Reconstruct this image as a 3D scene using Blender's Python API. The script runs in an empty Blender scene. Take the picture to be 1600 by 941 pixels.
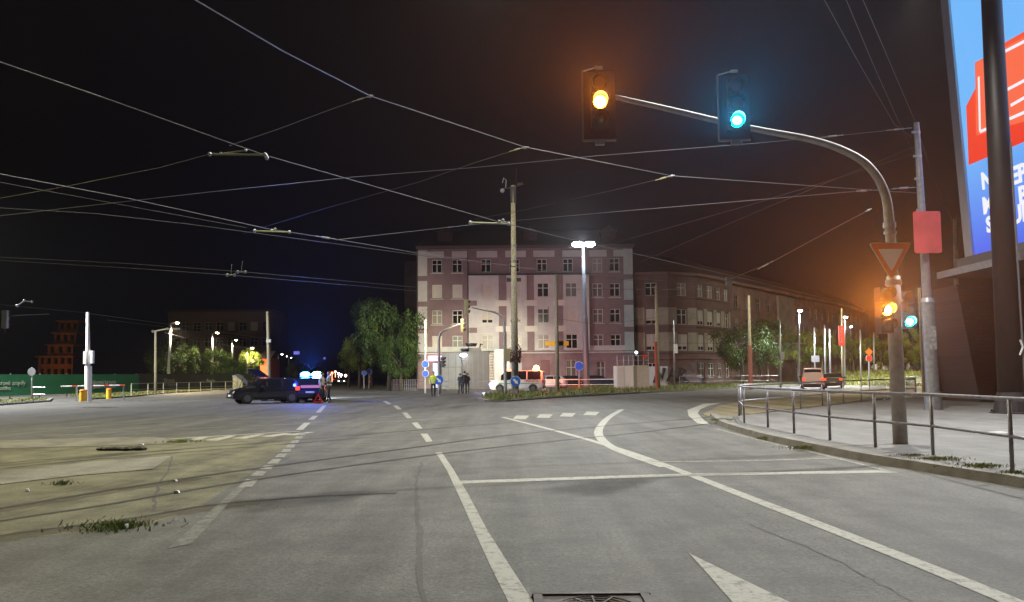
import bpy, math, random
import numpy as np
from mathutils import Vector, Matrix
random.seed(7); RNG = np.random.default_rng(7)
S = bpy.context.scene; COL = S.collection
R = math.radians
# ------------------------------------------------------------------ camera
F, CX, HZ = 1225.0, 800.0, 587.0
PITCH, ROLL, CAMH = R(3.5), R(0.5), 1.5
CYP = HZ - F*math.tan(PITCH)
C0 = Vector((0, 0, CAMH))
_r = Vector((1, 0, 0)); FW = Vector((0, math.cos(PITCH), math.sin(PITCH))); _u = Vector((0, -math.sin(PITCH), math.cos(PITCH)))
RT = _r*math.cos(ROLL) - _u*math.sin(ROLL); UP = _u*math.cos(ROLL) + _r*math.sin(ROLL)
cd = bpy.data.cameras.new('camera'); cam = bpy.data.objects.new('camera', cd); COL.objects.link(cam)
cam.matrix_world = Matrix(((RT.x, UP.x, -FW.x, 0), (RT.y, UP.y, -FW.y, 0), (RT.z, UP.z, -FW.z, CAMH), (0, 0, 0, 1)))
cd.sensor_width = 36; cd.lens = F/1600*36; cd.shift_y = (CYP-470.5)/1600; cd.clip_start = 0.05; cd.clip_end = 3000
S.camera = cam
# ------------------------------------------------------------------ world (night sky)
W = bpy.data.worlds.new("World"); S.world = W; W.use_nodes = True
nt = W.node_tree; bg = nt.nodes['Background']
sky = nt.nodes.new('ShaderNodeTexSky'); sky.sky_type = 'NISHITA'; sky.sun_disc = False
sky.sun_elevation = R(-6); sky.sun_rotation = R(200)
mx = nt.nodes.new('ShaderNodeMix'); mx.data_type = 'RGBA'; mx.blend_type = 'ADD'; mx.inputs[0].default_value = 1.0
mx.inputs[7].default_value = (0.018, 0.018, 0.028, 1)
nt.links.new(sky.outputs[0], mx.inputs[6]); nt.links.new(mx.outputs[2], bg.inputs[0]); bg.inputs[1].default_value = 0.085
S.view_settings.view_transform = 'Standard'; S.view_settings.look = 'None'; S.view_settings.gamma = 1
S.view_settings.exposure = 0.0
S.cycles.use_denoising = True; S.cycles.max_bounces = 5; S.cycles.volume_bounces = 0
S.cycles.sample_clamp_indirect = 4.0; S.cycles.caustics_reflective = False; S.cycles.caustics_refractive = False
S.cycles.transparent_max_bounces = 8

# ------------------------------------------------------------------ pixel <-> world
def ray(px, py): return FW*F + RT*(px-CX) + UP*(CYP-py)
def P(px, py, z=0.0):
    d = ray(px, py); t = (z-CAMH)/d.z; return C0 + d*t
def D(px, py, Y):
    d = ray(px, py); return C0 + d*(Y/d.y)
def G(px, Y, z=0.0):      # world point at pixel column px, distance Y, height z
    k = (z-CAMH)/Y
    den = FW.y*F; x = 0.0
    for _ in range(4):
        d = Vector((x, Y, z-CAMH)); w = d.dot(FW)
        x += (px-CX-d.dot(RT)/w*F)*w/F
    return Vector((x, Y, z))

HAZE_D = 0.00012
for k_ in ('volume_step_rate',): setattr(S.cycles, k_, 4.0)
# ------------------------------------------------------------------ lamps (street lighting, unseen lamps placed from the lit ground, some added as fill)
def light(name, loc, power, col, kind='POINT', size=0.15, aim=None, cone=150, blend=0.6, parent=None):
    l = bpy.data.lights.new(name, kind); l.energy = power; l.color = col; l.shadow_soft_size = size
    o = bpy.data.objects.new(name, l); COL.objects.link(o); o.location = loc
    if kind == 'SPOT':
        l.spot_size = R(cone); l.spot_blend = blend
        a = (Vector(aim)-Vector(loc)) if aim is not None else Vector((0, 0, -1))
        o.rotation_euler = a.to_track_quat('-Z', 'Y').to_euler()
    return o
WHITE = (1.0, 0.97, 0.88); COOL = (0.86, 0.93, 1.0); WARM = (1.0, 0.72, 0.36); YEL = (1.0, 0.86, 0.50)
light('junction_lamp_light', (9.6, 21, 18.5), 20500, WHITE, 'SPOT', 0.28, (6.5, 18.0, 0), 140, 0.8)
light('kerb_lamp_light', (18.5, 19, 16), 16500, (.96, .98, 1), 'SPOT', .28, (12, 10, 0), 140, 0.9)
light('rear_lamp_light', (4, -9, 10), 800, (1, .97, .9), 'SPOT', .4, (5, 14, 2), 100, 1.0)  # added fill from behind the viewpoint, brightens the yield sign
light('road_lamp_light', (-7, 21, 19), 8200, (1, .94, .70), 'SPOT', 1.2, (-5, 12, 0), 130, 0.9)
light('tram_stop_lamp_light', (-21, 20, 12), 7000, (1, .86, .42), 'SPOT', 0.3, (-16, 17, 0), 150, 0.8)
light('crossing_lamp_light', (-1, 41, 26), 30000, (1, .93, .74), 'SPOT', 0.3, (-3, 42, 0), 125, 0.9)
light('right_road_lamp_light', (30, 56, 30), 75000, (1, .92, .70), 'SPOT', 0.3, (36, 66, 0), 100, 0.9)  # added fill from out of view for right road, grass and van
light('right_block_lamp_light', (30, 56.5, 30), 75000, (1, .92, .74), 'SPOT', 0.3, (46, 112, 4), 56, 1.0)  # second added fill from the same unseen spot, brightens the long block
light('right_row_fill_light', (30, 57, 30), 160000, (1, .93, .62), 'SPOT', 0.3, (58, 110, 4), 34, 1.0)  # third added fill from there, brightens the row of trees
light('side_street_lamp_light', (-42, 49, 15), 80000, (.97, .96, .92), 'SPOT', 0.3, (-36, 54, 0), 150, 0.8)

# ------------------------------------------------------------------ materials
MATS = {}
def mat(name, col, rough=0.7, metal=0.0, emit=None, es=0.0, spec=0.5, var=0.0, scale=6.0, bump=0.0, bscale=40.0):
    if name in MATS: return MATS[name]
    m = bpy.data.materials.new(name); m.use_nodes = True; n = m.node_tree; b = n.nodes['Principled BSDF']
    b.inputs['Base Color'].default_value = (*col, 1); b.inputs['Roughness'].default_value = rough; b.inputs['Metallic'].default_value = metal
    b.inputs['Specular IOR Level'].default_value = spec
    if emit: b.inputs['Emission Color'].default_value = (*emit, 1); b.inputs['Emission Strength'].default_value = es
    tc = n.nodes.new('ShaderNodeTexCoord')
    if var > 0:
        t = n.nodes.new('ShaderNodeTexNoise'); t.inputs['Scale'].default_value = scale; t.inputs['Detail'].default_value = 6
        n.links.new(tc.outputs['Object'], t.inputs['Vector'])
        r = n.nodes.new('ShaderNodeMapRange'); r.inputs[1].default_value = .3; r.inputs[2].default_value = .7
        r.inputs[3].default_value = 1-var; r.inputs[4].default_value = 1+var*.6
        n.links.new(t.outputs[0], r.inputs[0])
        h = n.nodes.new('ShaderNodeHueSaturation'); h.inputs['Color'].default_value = (*col, 1)
        n.links.new(r.outputs[0], h.inputs['Value']); n.links.new(h.outputs[0], b.inputs['Base Color'])
    if bump > 0:
        t = n.nodes.new('ShaderNodeTexNoise'); t.inputs['Scale'].default_value = bscale; t.inputs['Detail'].default_value = 4
        n.links.new(tc.outputs['Object'], t.inputs['Vector'])
        bp = n.nodes.new('ShaderNodeBump'); bp.inputs['Strength'].default_value = bump; bp.inputs['Distance'].default_value = .02
        n.links.new(t.outputs[0], bp.inputs['Height']); n.links.new(bp.outputs[0], b.inputs['Normal'])
    MATS[name] = m; return m
def ground_mat(name, base, dark, light_, speck=0.35, patch=0.5, rough=0.80):
    m = bpy.data.materials.new(name); m.use_nodes = True; n = m.node_tree; b = n.nodes['Principled BSDF']; L = n.links
    tc = n.nodes.new('ShaderNodeTexCoord')
    def noise(s, d=6, ro=.6, vec=None):
        t = n.nodes.new('ShaderNodeTexNoise'); t.inputs['Scale'].default_value = s; t.inputs['Detail'].default_value = d; t.inputs['Roughness'].default_value = ro
        L.new(vec or tc.outputs['Object'], t.inputs['Vector']); return t
    big = noise(.22, 5); mid = noise(1.7, 8, .7); fine = noise(26, 4, .9); agg = noise(230, 2, .6)
    mp = n.nodes.new('ShaderNodeMapping'); mp.inputs['Rotation'].default_value = (0, 0, R(14)); mp.inputs['Scale'].default_value = (1.3, .06, 1)
    L.new(tc.outputs['Object'], mp.inputs[0]); streak = noise(1.0, 6, .65, mp.outputs[0])
    cr = n.nodes.new('ShaderNodeValToRGB'); cr.color_ramp.elements[0].position = .43; cr.color_ramp.elements[1].position = .58
    cr.color_ramp.elements[0].color = (*dark, 1); cr.color_ramp.elements[1].color = (*light_, 1)
    e = cr.color_ramp.elements.new(.5); e.color = (*base, 1)
    a = n.nodes.new('ShaderNodeMath'); a.operation = 'MULTIPLY_ADD'; L.new(mid.outputs[0], a.inputs[0]); a.inputs[1].default_value = .45
    a2 = n.nodes.new('ShaderNodeMath'); a2.operation = 'MULTIPLY_ADD'; L.new(streak.outputs[0], a2.inputs[0]); a2.inputs[1].default_value = .35
    a3 = n.nodes.new('ShaderNodeMath'); a3.operation = 'MULTIPLY'; L.new(big.outputs[0], a3.inputs[0]); a3.inputs[1].default_value = .2
    L.new(a3.outputs[0], a2.inputs[2]); L.new(a2.outputs[0], a.inputs[2]); L.new(a.outputs[0], cr.inputs[0])
    s = n.nodes.new('ShaderNodeMapRange'); s.inputs[1].default_value = .4; s.inputs[2].default_value = .6; s.inputs[3].default_value = 1-speck; s.inputs[4].default_value = 1+speck
    ad = n.nodes.new('ShaderNodeMix'); ad.data_type = 'FLOAT'; ad.inputs[0].default_value = .5
    L.new(fine.outputs[0], ad.inputs[2]); L.new(agg.outputs[0], ad.inputs[3]); L.new(ad.outputs[0], s.inputs[0])
    h = n.nodes.new('ShaderNodeHueSaturation'); L.new(cr.outputs[0], h.inputs['Color']); L.new(s.outputs[0], h.inputs['Value'])
    st = noise(.55, 9, .75); sr = n.nodes.new('ShaderNodeMapRange'); sr.inputs[1].default_value = .54; sr.inputs[2].default_value = .66; sr.inputs[3].default_value = 1.0; sr.inputs[4].default_value = .66; L.new(st.outputs[0], sr.inputs[0])
    h2 = n.nodes.new('ShaderNodeHueSaturation'); L.new(h.outputs[0], h2.inputs['Color']); L.new(sr.outputs[0], h2.inputs['Value']); L.new(h2.outputs[0], b.inputs['Base Color'])
    rr = n.nodes.new('ShaderNodeMapRange'); rr.inputs[3].default_value = rough-.14; rr.inputs[4].default_value = rough+.1; L.new(mid.outputs[0], rr.inputs[0]); L.new(rr.outputs[0], b.inputs['Roughness'])
    bp = n.nodes.new('ShaderNodeBump'); bp.inputs['Strength'].default_value = .5; bp.inputs['Distance'].default_value = .006
    L.new(fine.outputs[0], bp.inputs['Height']); L.new(bp.outputs[0], b.inputs['Normal'])
    MATS[name] = m; return m
def paint_mat(name, col, wear=.5, base=(.07, .07, .066)):
    m = bpy.data.materials.new(name); m.use_nodes = True; n = m.node_tree; b = n.nodes['Principled BSDF']; L = n.links
    tc = n.nodes.new('ShaderNodeTexCoord')
    t = n.nodes.new('ShaderNodeTexNoise'); t.inputs['Scale'].default_value = 9; t.inputs['Detail'].default_value = 10; t.inputs['Roughness'].default_value = .8
    L.new(tc.outputs['Object'], t.inputs['Vector'])
    cr = n.nodes.new('ShaderNodeValToRGB'); cr.color_ramp.elements[0].position = wear-.09; cr.color_ramp.elements[1].position = wear+.06
    cr.color_ramp.elements[0].color = (*base, 1); cr.color_ramp.elements[1].color = (*col, 1)
    L.new(t.outputs[0], cr.inputs[0]); L.new(cr.outputs[0], b.inputs['Base Color']); b.inputs['Roughness'].default_value = .75
    MATS[name] = m; return m
ASPH = ground_mat('asphalt', (.074, .074, .071), (.046, .046, .044), (.105, .105, .099), .75)
ASPHD = ground_mat('asphalt_patch', (.05, .05, .048), (.035, .035, .034), (.07, .07, .066), .35)
TRACK = ground_mat('track_concrete', (.098, .095, .058), (.05, .047, .028), (.15, .145, .09), .5)
SLAB = ground_mat('worn_slab', (.15, .145, .12), (.09, .085, .065), (.19, .185, .155), .35)
PAVE = ground_mat('footway_asphalt', (.125, .125, .123), (.095, .095, .093), (.16, .16, .158), .25)
SAND = ground_mat('sandy_ground', (.16, .135, .075), (.09, .08, .04), (.22, .19, .12), .3)
KERB = mat('kerb_stone', (.17, .165, .15), .85, var=.35, scale=3, bump=.5)
GRND = ground_mat('grass_base', (.08, .09, .025), (.03, .04, .012), (.10, .09, .04), .4)
PAINT = paint_mat('road_paint', (.30, .30, .27), .44)
PAINTW = paint_mat('worn_road_paint', (.25, .25, .22), .50)
RAILM = mat('rail_steel', (.018, .016, .014), .7, .1)
STEEL = mat('galvanised_steel', (.34, .35, .37), .45, .7, var=.2, scale=8)
PIPE = mat('railing_paint', (.20, .20, .22), .45, .5, var=.3, scale=9)
GREYP = mat('grey_pole_paint', (.30, .29, .27), .55, .2, var=.25, scale=5)
CONC = mat('pole_concrete', (.40, .36, .24), .85, var=.3, scale=7)
WHT = mat('white_paint', (.72, .72, .70), .5, var=.08)
BLK = mat('black_plastic', (.012, .012, .013), .5)
DARKM = mat('dark_metal', (.03, .03, .034), .45, .3, var=.3, scale=3)
WIREM = mat('steel_wire', (.11, .11, .12), .5, .3)
WIRED = mat('dull_wire', (.05, .05, .05), .6, .2)
INSUL = mat('insulator_fibreglass', (.36, .35, .20), .5)
RED = mat('sign_red', (.62, .05, .025), .45)
BLUE = mat('sign_blue', (.015, .07, .45), .45)
YELL = mat('yellow_plastic', (.75, .42, .02), .5)
ORNG = mat('orange_plastic', (.8, .2, .03), .5)
GLASS = mat('dark_window_glass', (.012, .013, .016), .08, spec=.8)
def emis(name, col, s): return mat(name, (0.02, 0.02, 0.02), .5, emit=col, es=s)

# ------------------------------------------------------------------ mesh builder
class MB:
    def __init__(s): s.v = []; s.f = []; s.m = []
    def add(s, vs, fs, mi=0):
        o = len(s.v); s.v += [Vector(v) for v in vs]; s.f += [tuple(i+o for i in f) for f in fs]; s.m += [mi]*len(fs); return s
    def box(s, c, size, rz=0.0, mi=0, M=None, taper=1.0):
        x, y, z = size[0]/2, size[1]/2, size[2]/2; cs, sn = math.cos(rz), math.sin(rz); vs = []
        for k, (a, b, d) in enumerate([(-x, -y, -z), (x, -y, -z), (x, y, -z), (-x, y, -z), (-x, -y, z), (x, -y, z), (x, y, z), (-x, y, z)]):
            if k > 3: a *= taper; b *= taper
            w = Vector((a*cs-b*sn, a*sn+b*cs, d))
            if M: w = M @ w
            vs.append(w+Vector(c))
        return s.add(vs, [(0, 3, 2, 1), (4, 5, 6, 7), (0, 1, 5, 4), (1, 2, 6, 5), (2, 3, 7, 6), (3, 0, 4, 7)], mi)
    def tube(s, pts, rad, n=8, mi=0, cap=True):
        pts = [Vector(p) for p in pts]
        if not isinstance(rad, (list, tuple)): rad = [rad]*len(pts)
        rings = []; prev = None
        for i, p in enumerate(pts):
            t = (pts[min(i+1, len(pts)-1)]-pts[max(i-1, 0)]).normalized()
            if prev is None:
                a = Vector((0, 0, 1)) if abs(t.z) < .9 else Vector((1, 0, 0)); u = t.cross(a).normalized()
            else: u = (prev - t*prev.dot(t)).normalized()
            prev = u; w = t.cross(u)
            rings.append([p+(u*math.cos(2*math.pi*k/n)+w*math.sin(2*math.pi*k/n))*rad[i] for k in range(n)])
        vs = [v for r in rings for v in r]; fs = []
        for i in range(len(pts)-1):
            for k in range(n):
                a = i*n+k; b = i*n+(k+1) % n; fs.append((a, b, b+n, a+n))
        if cap: fs.append(tuple(range(n-1, -1, -1))); fs.append(tuple((len(pts)-1)*n+k for k in range(n)))
        return s.add(vs, fs, mi)
    def cyl(s, c, r, h, axis='z', n=16, r2=None, mi=0):
        d = {'x': Vector((h/2, 0, 0)), 'y': Vector((0, h/2, 0)), 'z': Vector((0, 0, h/2))}[axis]; c = Vector(c)
        return s.tube([c-d, c+d], [r, r if r2 is None else r2], n, mi)
    def prism(s, poly, d0, d1, fn, mi=0):     # poly of 2D points, fn(a,b,d)->world
        n = len(poly); vs = [fn(a, b, d0) for a, b in poly]+[fn(a, b, d1) for a, b in poly]
        fs = [tuple(range(n-1, -1, -1)), tuple(range(n, 2*n))]+[(i, (i+1) % n, (i+1) % n+n, i+n) for i in range(n)]
        return s.add(vs, fs, mi)
    def sphere(s, c, r, nu=12, nv=8, sc=(1, 1, 1), mi=0):
        c = Vector(c); vs = []; fs = []
        for j in range(nv+1):
            th = math.pi*j/nv
            for i in range(nu):
                ph = 2*math.pi*i/nu; vs.append(c+Vector((r*sc[0]*math.sin(th)*math.cos(ph), r*sc[1]*math.sin(th)*math.sin(ph), r*sc[2]*math.cos(th))))
        for j in range(nv):
            for i in range(nu):
                a = j*nu+i; b = j*nu+(i+1) % nu; fs.append((a, a+nu, b+nu, b))
        return s.add(vs, fs, mi)
    def build(s, name, mats, parent=None, origin=None, local=False, smooth=False):
        if not isinstance(mats, (list, tuple)): mats = [mats]
        off = Vector((0, 0, 0))
        if parent is not None and not local:
            p = parent
            while p is not None: off += p.location; p = p.parent
        elif origin is not None: off = Vector(origin)
        me = bpy.data.meshes.new(name); me.from_pydata([tuple(v-off) for v in s.v], [], s.f)
        for m_ in mats: me.materials.append(m_)
        if len(mats) > 1: me.polygons.foreach_set('material_index', s.m)
        if smooth: me.polygons.foreach_set('use_smooth', [True]*len(me.polygons))
        me.update(); o = bpy.data.objects.new(name, me); COL.objects.link(o)
        if parent is not None: o.parent = parent
        elif origin is not None: o.location = origin
        return o
def build_each(b, name, mats, parent, per=8):
    for i in range(0, len(b.v), per):
        c = MB(); c.v = b.v[i:i+per]; c.f = [tuple(k-i for k in f) for f in b.f if i <= f[0] < i+per]; c.m = [0]*len(c.f); c.build(name, mats, parent)
def tag(o, label=None, cat=None, group=None, kind=None):
    if label: o['label'] = label
    if cat: o['category'] = cat
    if group: o['group'] = group
    if kind: o['kind'] = kind
    return o
def thing(name, label, cat, loc, rz=0, group=None):
    o = bpy.data.objects.new(name, None); COL.objects.link(o); o.location = loc; o.rotation_euler = (0, 0, rz); o.empty_display_size = .2
    return tag(o, label, cat, group)
def copy_tree(o, parent=None):
    c = o.copy(); COL.objects.link(c)
    if parent is not None: c.parent = parent
    for ch in list(o.children): copy_tree(ch, c)
    return c
def dup(o, label, loc, rz=None, sc=None):
    c = copy_tree(o); c['label'] = label; c.location = loc
    if rz is not None: c.rotation_euler = (0, 0, rz)
    if sc is not None: c.scale = (sc, sc, sc)
    return c
def text(name, body, mt, size, M, parent=None, ext=.004, align='CENTER', bold=0.0):
    cu = bpy.data.curves.new(name, 'FONT'); cu.body = body; cu.size = size; cu.align_x = align; cu.align_y = 'CENTER'; cu.extrude = ext; cu.offset = bold; cu.resolution_u = 3
    t_ = bpy.data.objects.new('tmp_text', cu); COL.objects.link(t_); bpy.context.view_layer.update()
    me = bpy.data.meshes.new_from_object(t_.evaluated_get(bpy.context.evaluated_depsgraph_get())); bpy.data.objects.remove(t_); me.materials.clear(); me.materials.append(mt); me.name = name
    o = bpy.data.objects.new(name, me); COL.objects.link(o)
    if parent is not None: o.parent = parent
    o.matrix_local = M; return o
def face_M(loc, right, up):
    r = Vector(right).normalized(); u = Vector(up).normalized(); n = r.cross(u)
    return Matrix(((r.x, u.x, n.x, loc[0]), (r.y, u.y, n.y, loc[1]), (r.z, u.z, n.z, loc[2]), (0, 0, 0, 1)))

# ------------------------------------------------------------------ flat surfaces
def sheet(name, pts, z, m, kind='structure', thick=0, parent=None):
    pts = [Vector((p[0], p[1], z)) for p in pts]; b = MB(); n = len(pts)
    # orientation
    ar = sum(pts[i].x*pts[(i+1) % n].y-pts[(i+1) % n].x*pts[i].y for i in range(n))
    if ar < 0: pts.reverse()
    b.add(pts, [tuple(range(n))])
    if thick:
        lo = [p-Vector((0, 0, thick)) for p in pts]; b.add(pts+lo, [(i, i+n, (i+1) % n+n, (i+1) % n) for i in range(n)])
    o = b.build(name, m, parent)
    if kind: o['kind'] = kind
    return o
def Ps(l, z=0.0): return [P(x, y, z) for x, y in l]
def strip_mb(b, pts, w, z):      # ribbon of width w along ground points
    n = len(pts); L = []
    if not isinstance(w, (list, tuple)): w = [w]*n
    for i, p in enumerate(pts):
        t = (pts[min(i+1, n-1)]-pts[max(i-1, 0)]); t = Vector((t.x, t.y, 0)).normalized(); q = Vector((-t.y, t.x, 0))*w[i]/2
        L += [Vector((p.x, p.y, z))+q, Vector((p.x, p.y, z))-q]
    b.add(L, [(2*i+1, 2*i+3, 2*i+2, 2*i) for i in range(n-1)])
def smooth_pts(pts, n=6):
    out = []
    P_ = [pts[0]]+list(pts)+[pts[-1]]
    for i in range(1, len(P_)-2):
        for k in range(n):
            t = k/n; a, b, c, d = P_[i-1], P_[i], P_[i+1], P_[i+2]
            out.append(.5*((2*b)+(c-a)*t+(2*a-5*b+4*c-d)*t*t+(3*b-a-3*c+d)*t**3))
    out.append(pts[-1]); return out
g = MB(); g.add([(-1200, -60, 0), (1200, -60, 0), (1200, 1600, 0), (-1200, 1600, 0)], [(0, 1, 2, 3)]); g.build('road', ASPH)['kind'] = 'structure'
# tram track bed on the left and its continuation through the junction
sheet('tram_track_bed', Ps([(-420, 706), (0, 690), (255, 684), (470, 676), (446, 700), (415, 722), (372, 752), (300, 800), (205, 826), (0, 845), (-500, 890)]), .002, TRACK)
sheet('track_platform_slab', Ps([(-420, 785), (-200, 762), (0, 737), (150, 722), (268, 713), (240, 734), (120, 744), (0, 758), (-420, 815)]), .012, SLAB)
sheet('left_refuge_slab', Ps([(-420, 700), (0, 689), (240, 683), (285, 690), (255, 694), (0, 702), (-420, 722)]), .010, SLAB)
sheet('asphalt_patch', Ps([(1040, 700), (1300, 712), (1340, 735), (1120, 742)]), .001, ASPH)
sheet('sandy_verge', Ps([(1098, 648), (1125, 634), (1180, 624), (1290, 612), (1420, 603), (1700, 596), (1750, 604), (1560, 618), (1400, 620), (1260, 637), (1160, 649), (1120, 656)]), .02, SAND, thick=.02)
# rails, crossing the whole junction
def rail(pp, w=.075):
    b = MB(); strip_mb(b, smooth_pts(Ps(pp)), w, .0068); b.build('tram_rail', RAILM)['kind'] = 'structure'
rail([(-300, 842), (0, 795), (120, 775), (240, 756), (360, 738), (500, 719), (651, 699), (797, 680), (1000, 661), (1110, 652), (1300, 636)], .12)
rail([(-300, 868), (0, 815), (150, 792), (260, 773), (380, 753), (500, 735), (700, 708), (860, 690), (1000, 676), (1150, 658), (1300, 645)], .09)
rail([(-300, 753), (0, 725), (150, 712), (300, 701), (450, 689), (560, 680), (780, 662), (950, 650)], .06)
rail([(-300, 764), (0, 733), (150, 718), (300, 706), (450, 694), (600, 682)], .05)
rail([(-300, 900), (0, 838), (180, 815), (330, 790), (480, 777), (620, 771)], .05)
DIRT = ground_mat('rail_dirt', (.045, .038, .022), (.025, .02, .012), (.08, .07, .04), .5)
def dirt(pp, w):
    pts = smooth_pts(Ps(pp), 10); b = MB(); rd = random.Random(3); strip_mb(b, pts, [w*rd.uniform(.45, 1.2) for _ in pts], .0026); b.build('rail_dirt', DIRT)['kind'] = 'structure'
dirt([(-300, 848), (0, 799), (120, 779), (240, 759), (330, 746)], .22); dirt([(-300, 906), (0, 842), (180, 818), (330, 793), (420, 781)], .42); dirt([(-300, 757), (0, 728), (150, 714), (280, 703)], .25)
# joints and sealed cracks
def seal(pp, w, m=ASPHD, name='sealed_crack'):
    pts = smooth_pts(Ps(pp), 8); pts = [p+Vector((random.uniform(-.02, .02), random.uniform(-.02, .02), 0)) for p in pts]
    b = MB(); strip_mb(b, pts, [w*random.uniform(.6, 1.3) for _ in pts], .003); b.build(name, m)['kind'] = 'structure'
seal([(664, 960), (656, 850), (652, 790), (650, 752), (654, 738), (660, 722)], .05)
seal([(1170, 818), (1290, 868), (1370, 910), (1430, 945)], .014)
seal([(698, 712), (740, 709), (800, 700), (860, 692)], .05)
seal([(1000, 668), (1030, 671), (1055, 668)], .12)
seal([(620, 640), (760, 634), (960, 626)], .06)
seal([(270, 713), (262, 735), (244, 770), (240, 800)], .04)
# ------------------------------------------------------------------ painted markings
_zk = [0]
def mz(): _zk[0] += 1; return .0036+.0001*(_zk[0] % 28)
def marking(name, pp, w, m=PAINT, sm=6):
    b = MB(); pts = Ps(pp); strip_mb(b, smooth_pts(pts, sm) if len(pts) > 2 else pts, w, mz()); o = b.build(name, m); o['kind'] = 'structure'; return o
def poly_mark(name, pp, m=PAINT, z=None): return sheet(name, Ps(pp), z or mz(), m)
poly_mark('lane_line', [(796, 945), (770, 893), (741, 830), (715, 771), (698, 735), (681, 708), (690, 707), (708, 733), (730, 770), (762, 830), (802, 893), (836, 945)])
for q in ([(666, 691), (676, 690), (668, 678), (657, 678)], [(652, 670), (660, 670), (652, 660), (643, 661)], [(636, 654), (644, 654), (636, 645), (628, 645)],
          [(621, 640), (628, 640), (621, 634), (614, 634)], [(606, 632), (612, 632), (604, 627), (598, 627)]): poly_mark('lane_dash', q)
marking('stop_line', [(718, 754), (900, 748), (1100, 742), (1395, 737)], .30)
marking('edge_curve_line', [(1620, 960), (1560, 932), (1440, 883), (1300, 828), (1160, 774), (1075, 741), (980, 706), (900, 682), (840, 666), (785, 652)], [.16]*55)if False else None
marking('edge_curve_line', [(1660, 975), (1560, 932), (1440, 883), (1300, 828), (1160, 774), (1075, 741), (980, 706), (900, 682), (840, 666), (785, 652)], .17)
marking('island_curve_line', [(972, 640), (952, 652), (940, 664), (935, 676), (941, 688), (958, 700), (990, 713), (1040, 730)], .22)
marking('hatch_border_line', [(785, 652), (870, 646), (968, 640)], .12, PAINTW)
marking('hatch_border_line', [(858, 657), (940, 650)], .12, PAINTW)
for x, y in ((815, 652), (852, 650), (888, 648), (925, 646)): poly_mark('give_way_block', [(x-14, y+3), (x+6, y+3.5), (x+12, y-2), (x-8, y-2.5)], z=.0068)
poly_mark('kerb_curve_line', [(1074, 641), (1076, 650), (1090, 662), (1110, 664), (1098, 655), (1090, 646), (1094, 640), (1108, 634), (1128, 630), (1100, 631)])
marking('kerb_edge_line', [(1118, 670), (1190, 689), (1250, 703), (1310, 717), (1392, 738)], .10, PAINTW)
marking('old_line', [(1030, 722), (1180, 720), (1310, 716)], .14, PAINTW)
poly_mark('direction_arrow', [(1076, 865), (1240, 945), (1150, 948), (1112, 905)])
poly_mark('left_edge_line', [(262, 858), (345, 785), (372, 760), (386, 759), (362, 782), (300, 850)], paint_mat('very_worn_paint', (.16, .16, .145), .53))
yy = [(374, 762), (393, 744), (407, 734), (419, 725), (431, 715), (440, 707), (447, 700), (454, 693), (461, 686), (467, 680), (472, 675)]
for i, (x, y) in enumerate(yy[:-1]):
    x2, y2 = yy[i+1]; a = .72
    h = max(3.5, (y-600)*.075)
    poly_mark('dotted_line_block', [(x-h*.2, y), (x+h*1.6, y), (x+(x2-x)*a+h*1.3, y+(y2-y)*a), (x+(x2-x)*a-h*.2, y+(y2-y)*a)], PAINTW)
for q in ([(468, 672), (480, 661)], [(486, 656), (493, 650)], [(497, 645), (507, 634)], [(509, 630), (511, 622)]): marking('junction_dash', q, .20)
for q in ([(60, 671), (250, 660), (400, 653), (500, 648)], [(70, 682), (250, 672), (480, 662)], [(580, 661), (700, 653)], [(-60, 699), (150, 683)], [(380, 640), (560, 634)], [(590, 652), (650, 648)]): marking('faded_crossing_line', q, .12, PAINTW)
marking('hatch_edge_line', [(240, 688), (350, 681), (468, 674)], .16)
for x in (275, 318, 362, 405, 440): poly_mark('hatch_stripe', [(x, 691.5-(x-275)*.07), (x+22, 692-(x-275)*.07), (x+52, 683-(x-275)*.045), (x+40, 683-(x-275)*.045)], PAINT)
# manhole cover
mc = P(932, 957); mh = thing('manhole_cover', 'iron manhole cover with ribbed round lid set in the asphalt, cut by the frame edge', 'manhole cover', mc)
b = MB(); 
for a in range(4):
    c_, s_ = [(0, -.36), (.36, 0), (0, .36), (-.36, 0)][a]; b.box((c_, s_, .014), (.80 if a % 2 == 0 else .06, .06 if a % 2 == 0 else .68, .028), rz=R(4) if 0 else 0)
b.box((0, 0, .008), (.68, .66, .012)); b.build('frame', mat('cast_iron', (.06, .05, .045), .6, .6, var=.5, scale=20), mh, local=True)
b = MB(); b.cyl((0, 0, .02), .29, .014, n=40)
for k in range(5): b.tube([(math.cos(t)*(.06+.05*k), math.sin(t)*(.06+.05*k), .029) for t in [i*math.pi/18 for i in range(37)]], .006, 4, cap=False)
for k in range(12):
    t = k*math.pi/6; b.box((math.cos(t)*.17, math.sin(t)*.17, .029), (.18, .012, .01), rz=t)
b.build('lid', MATS['cast_iron'], mh, local=True)

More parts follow.
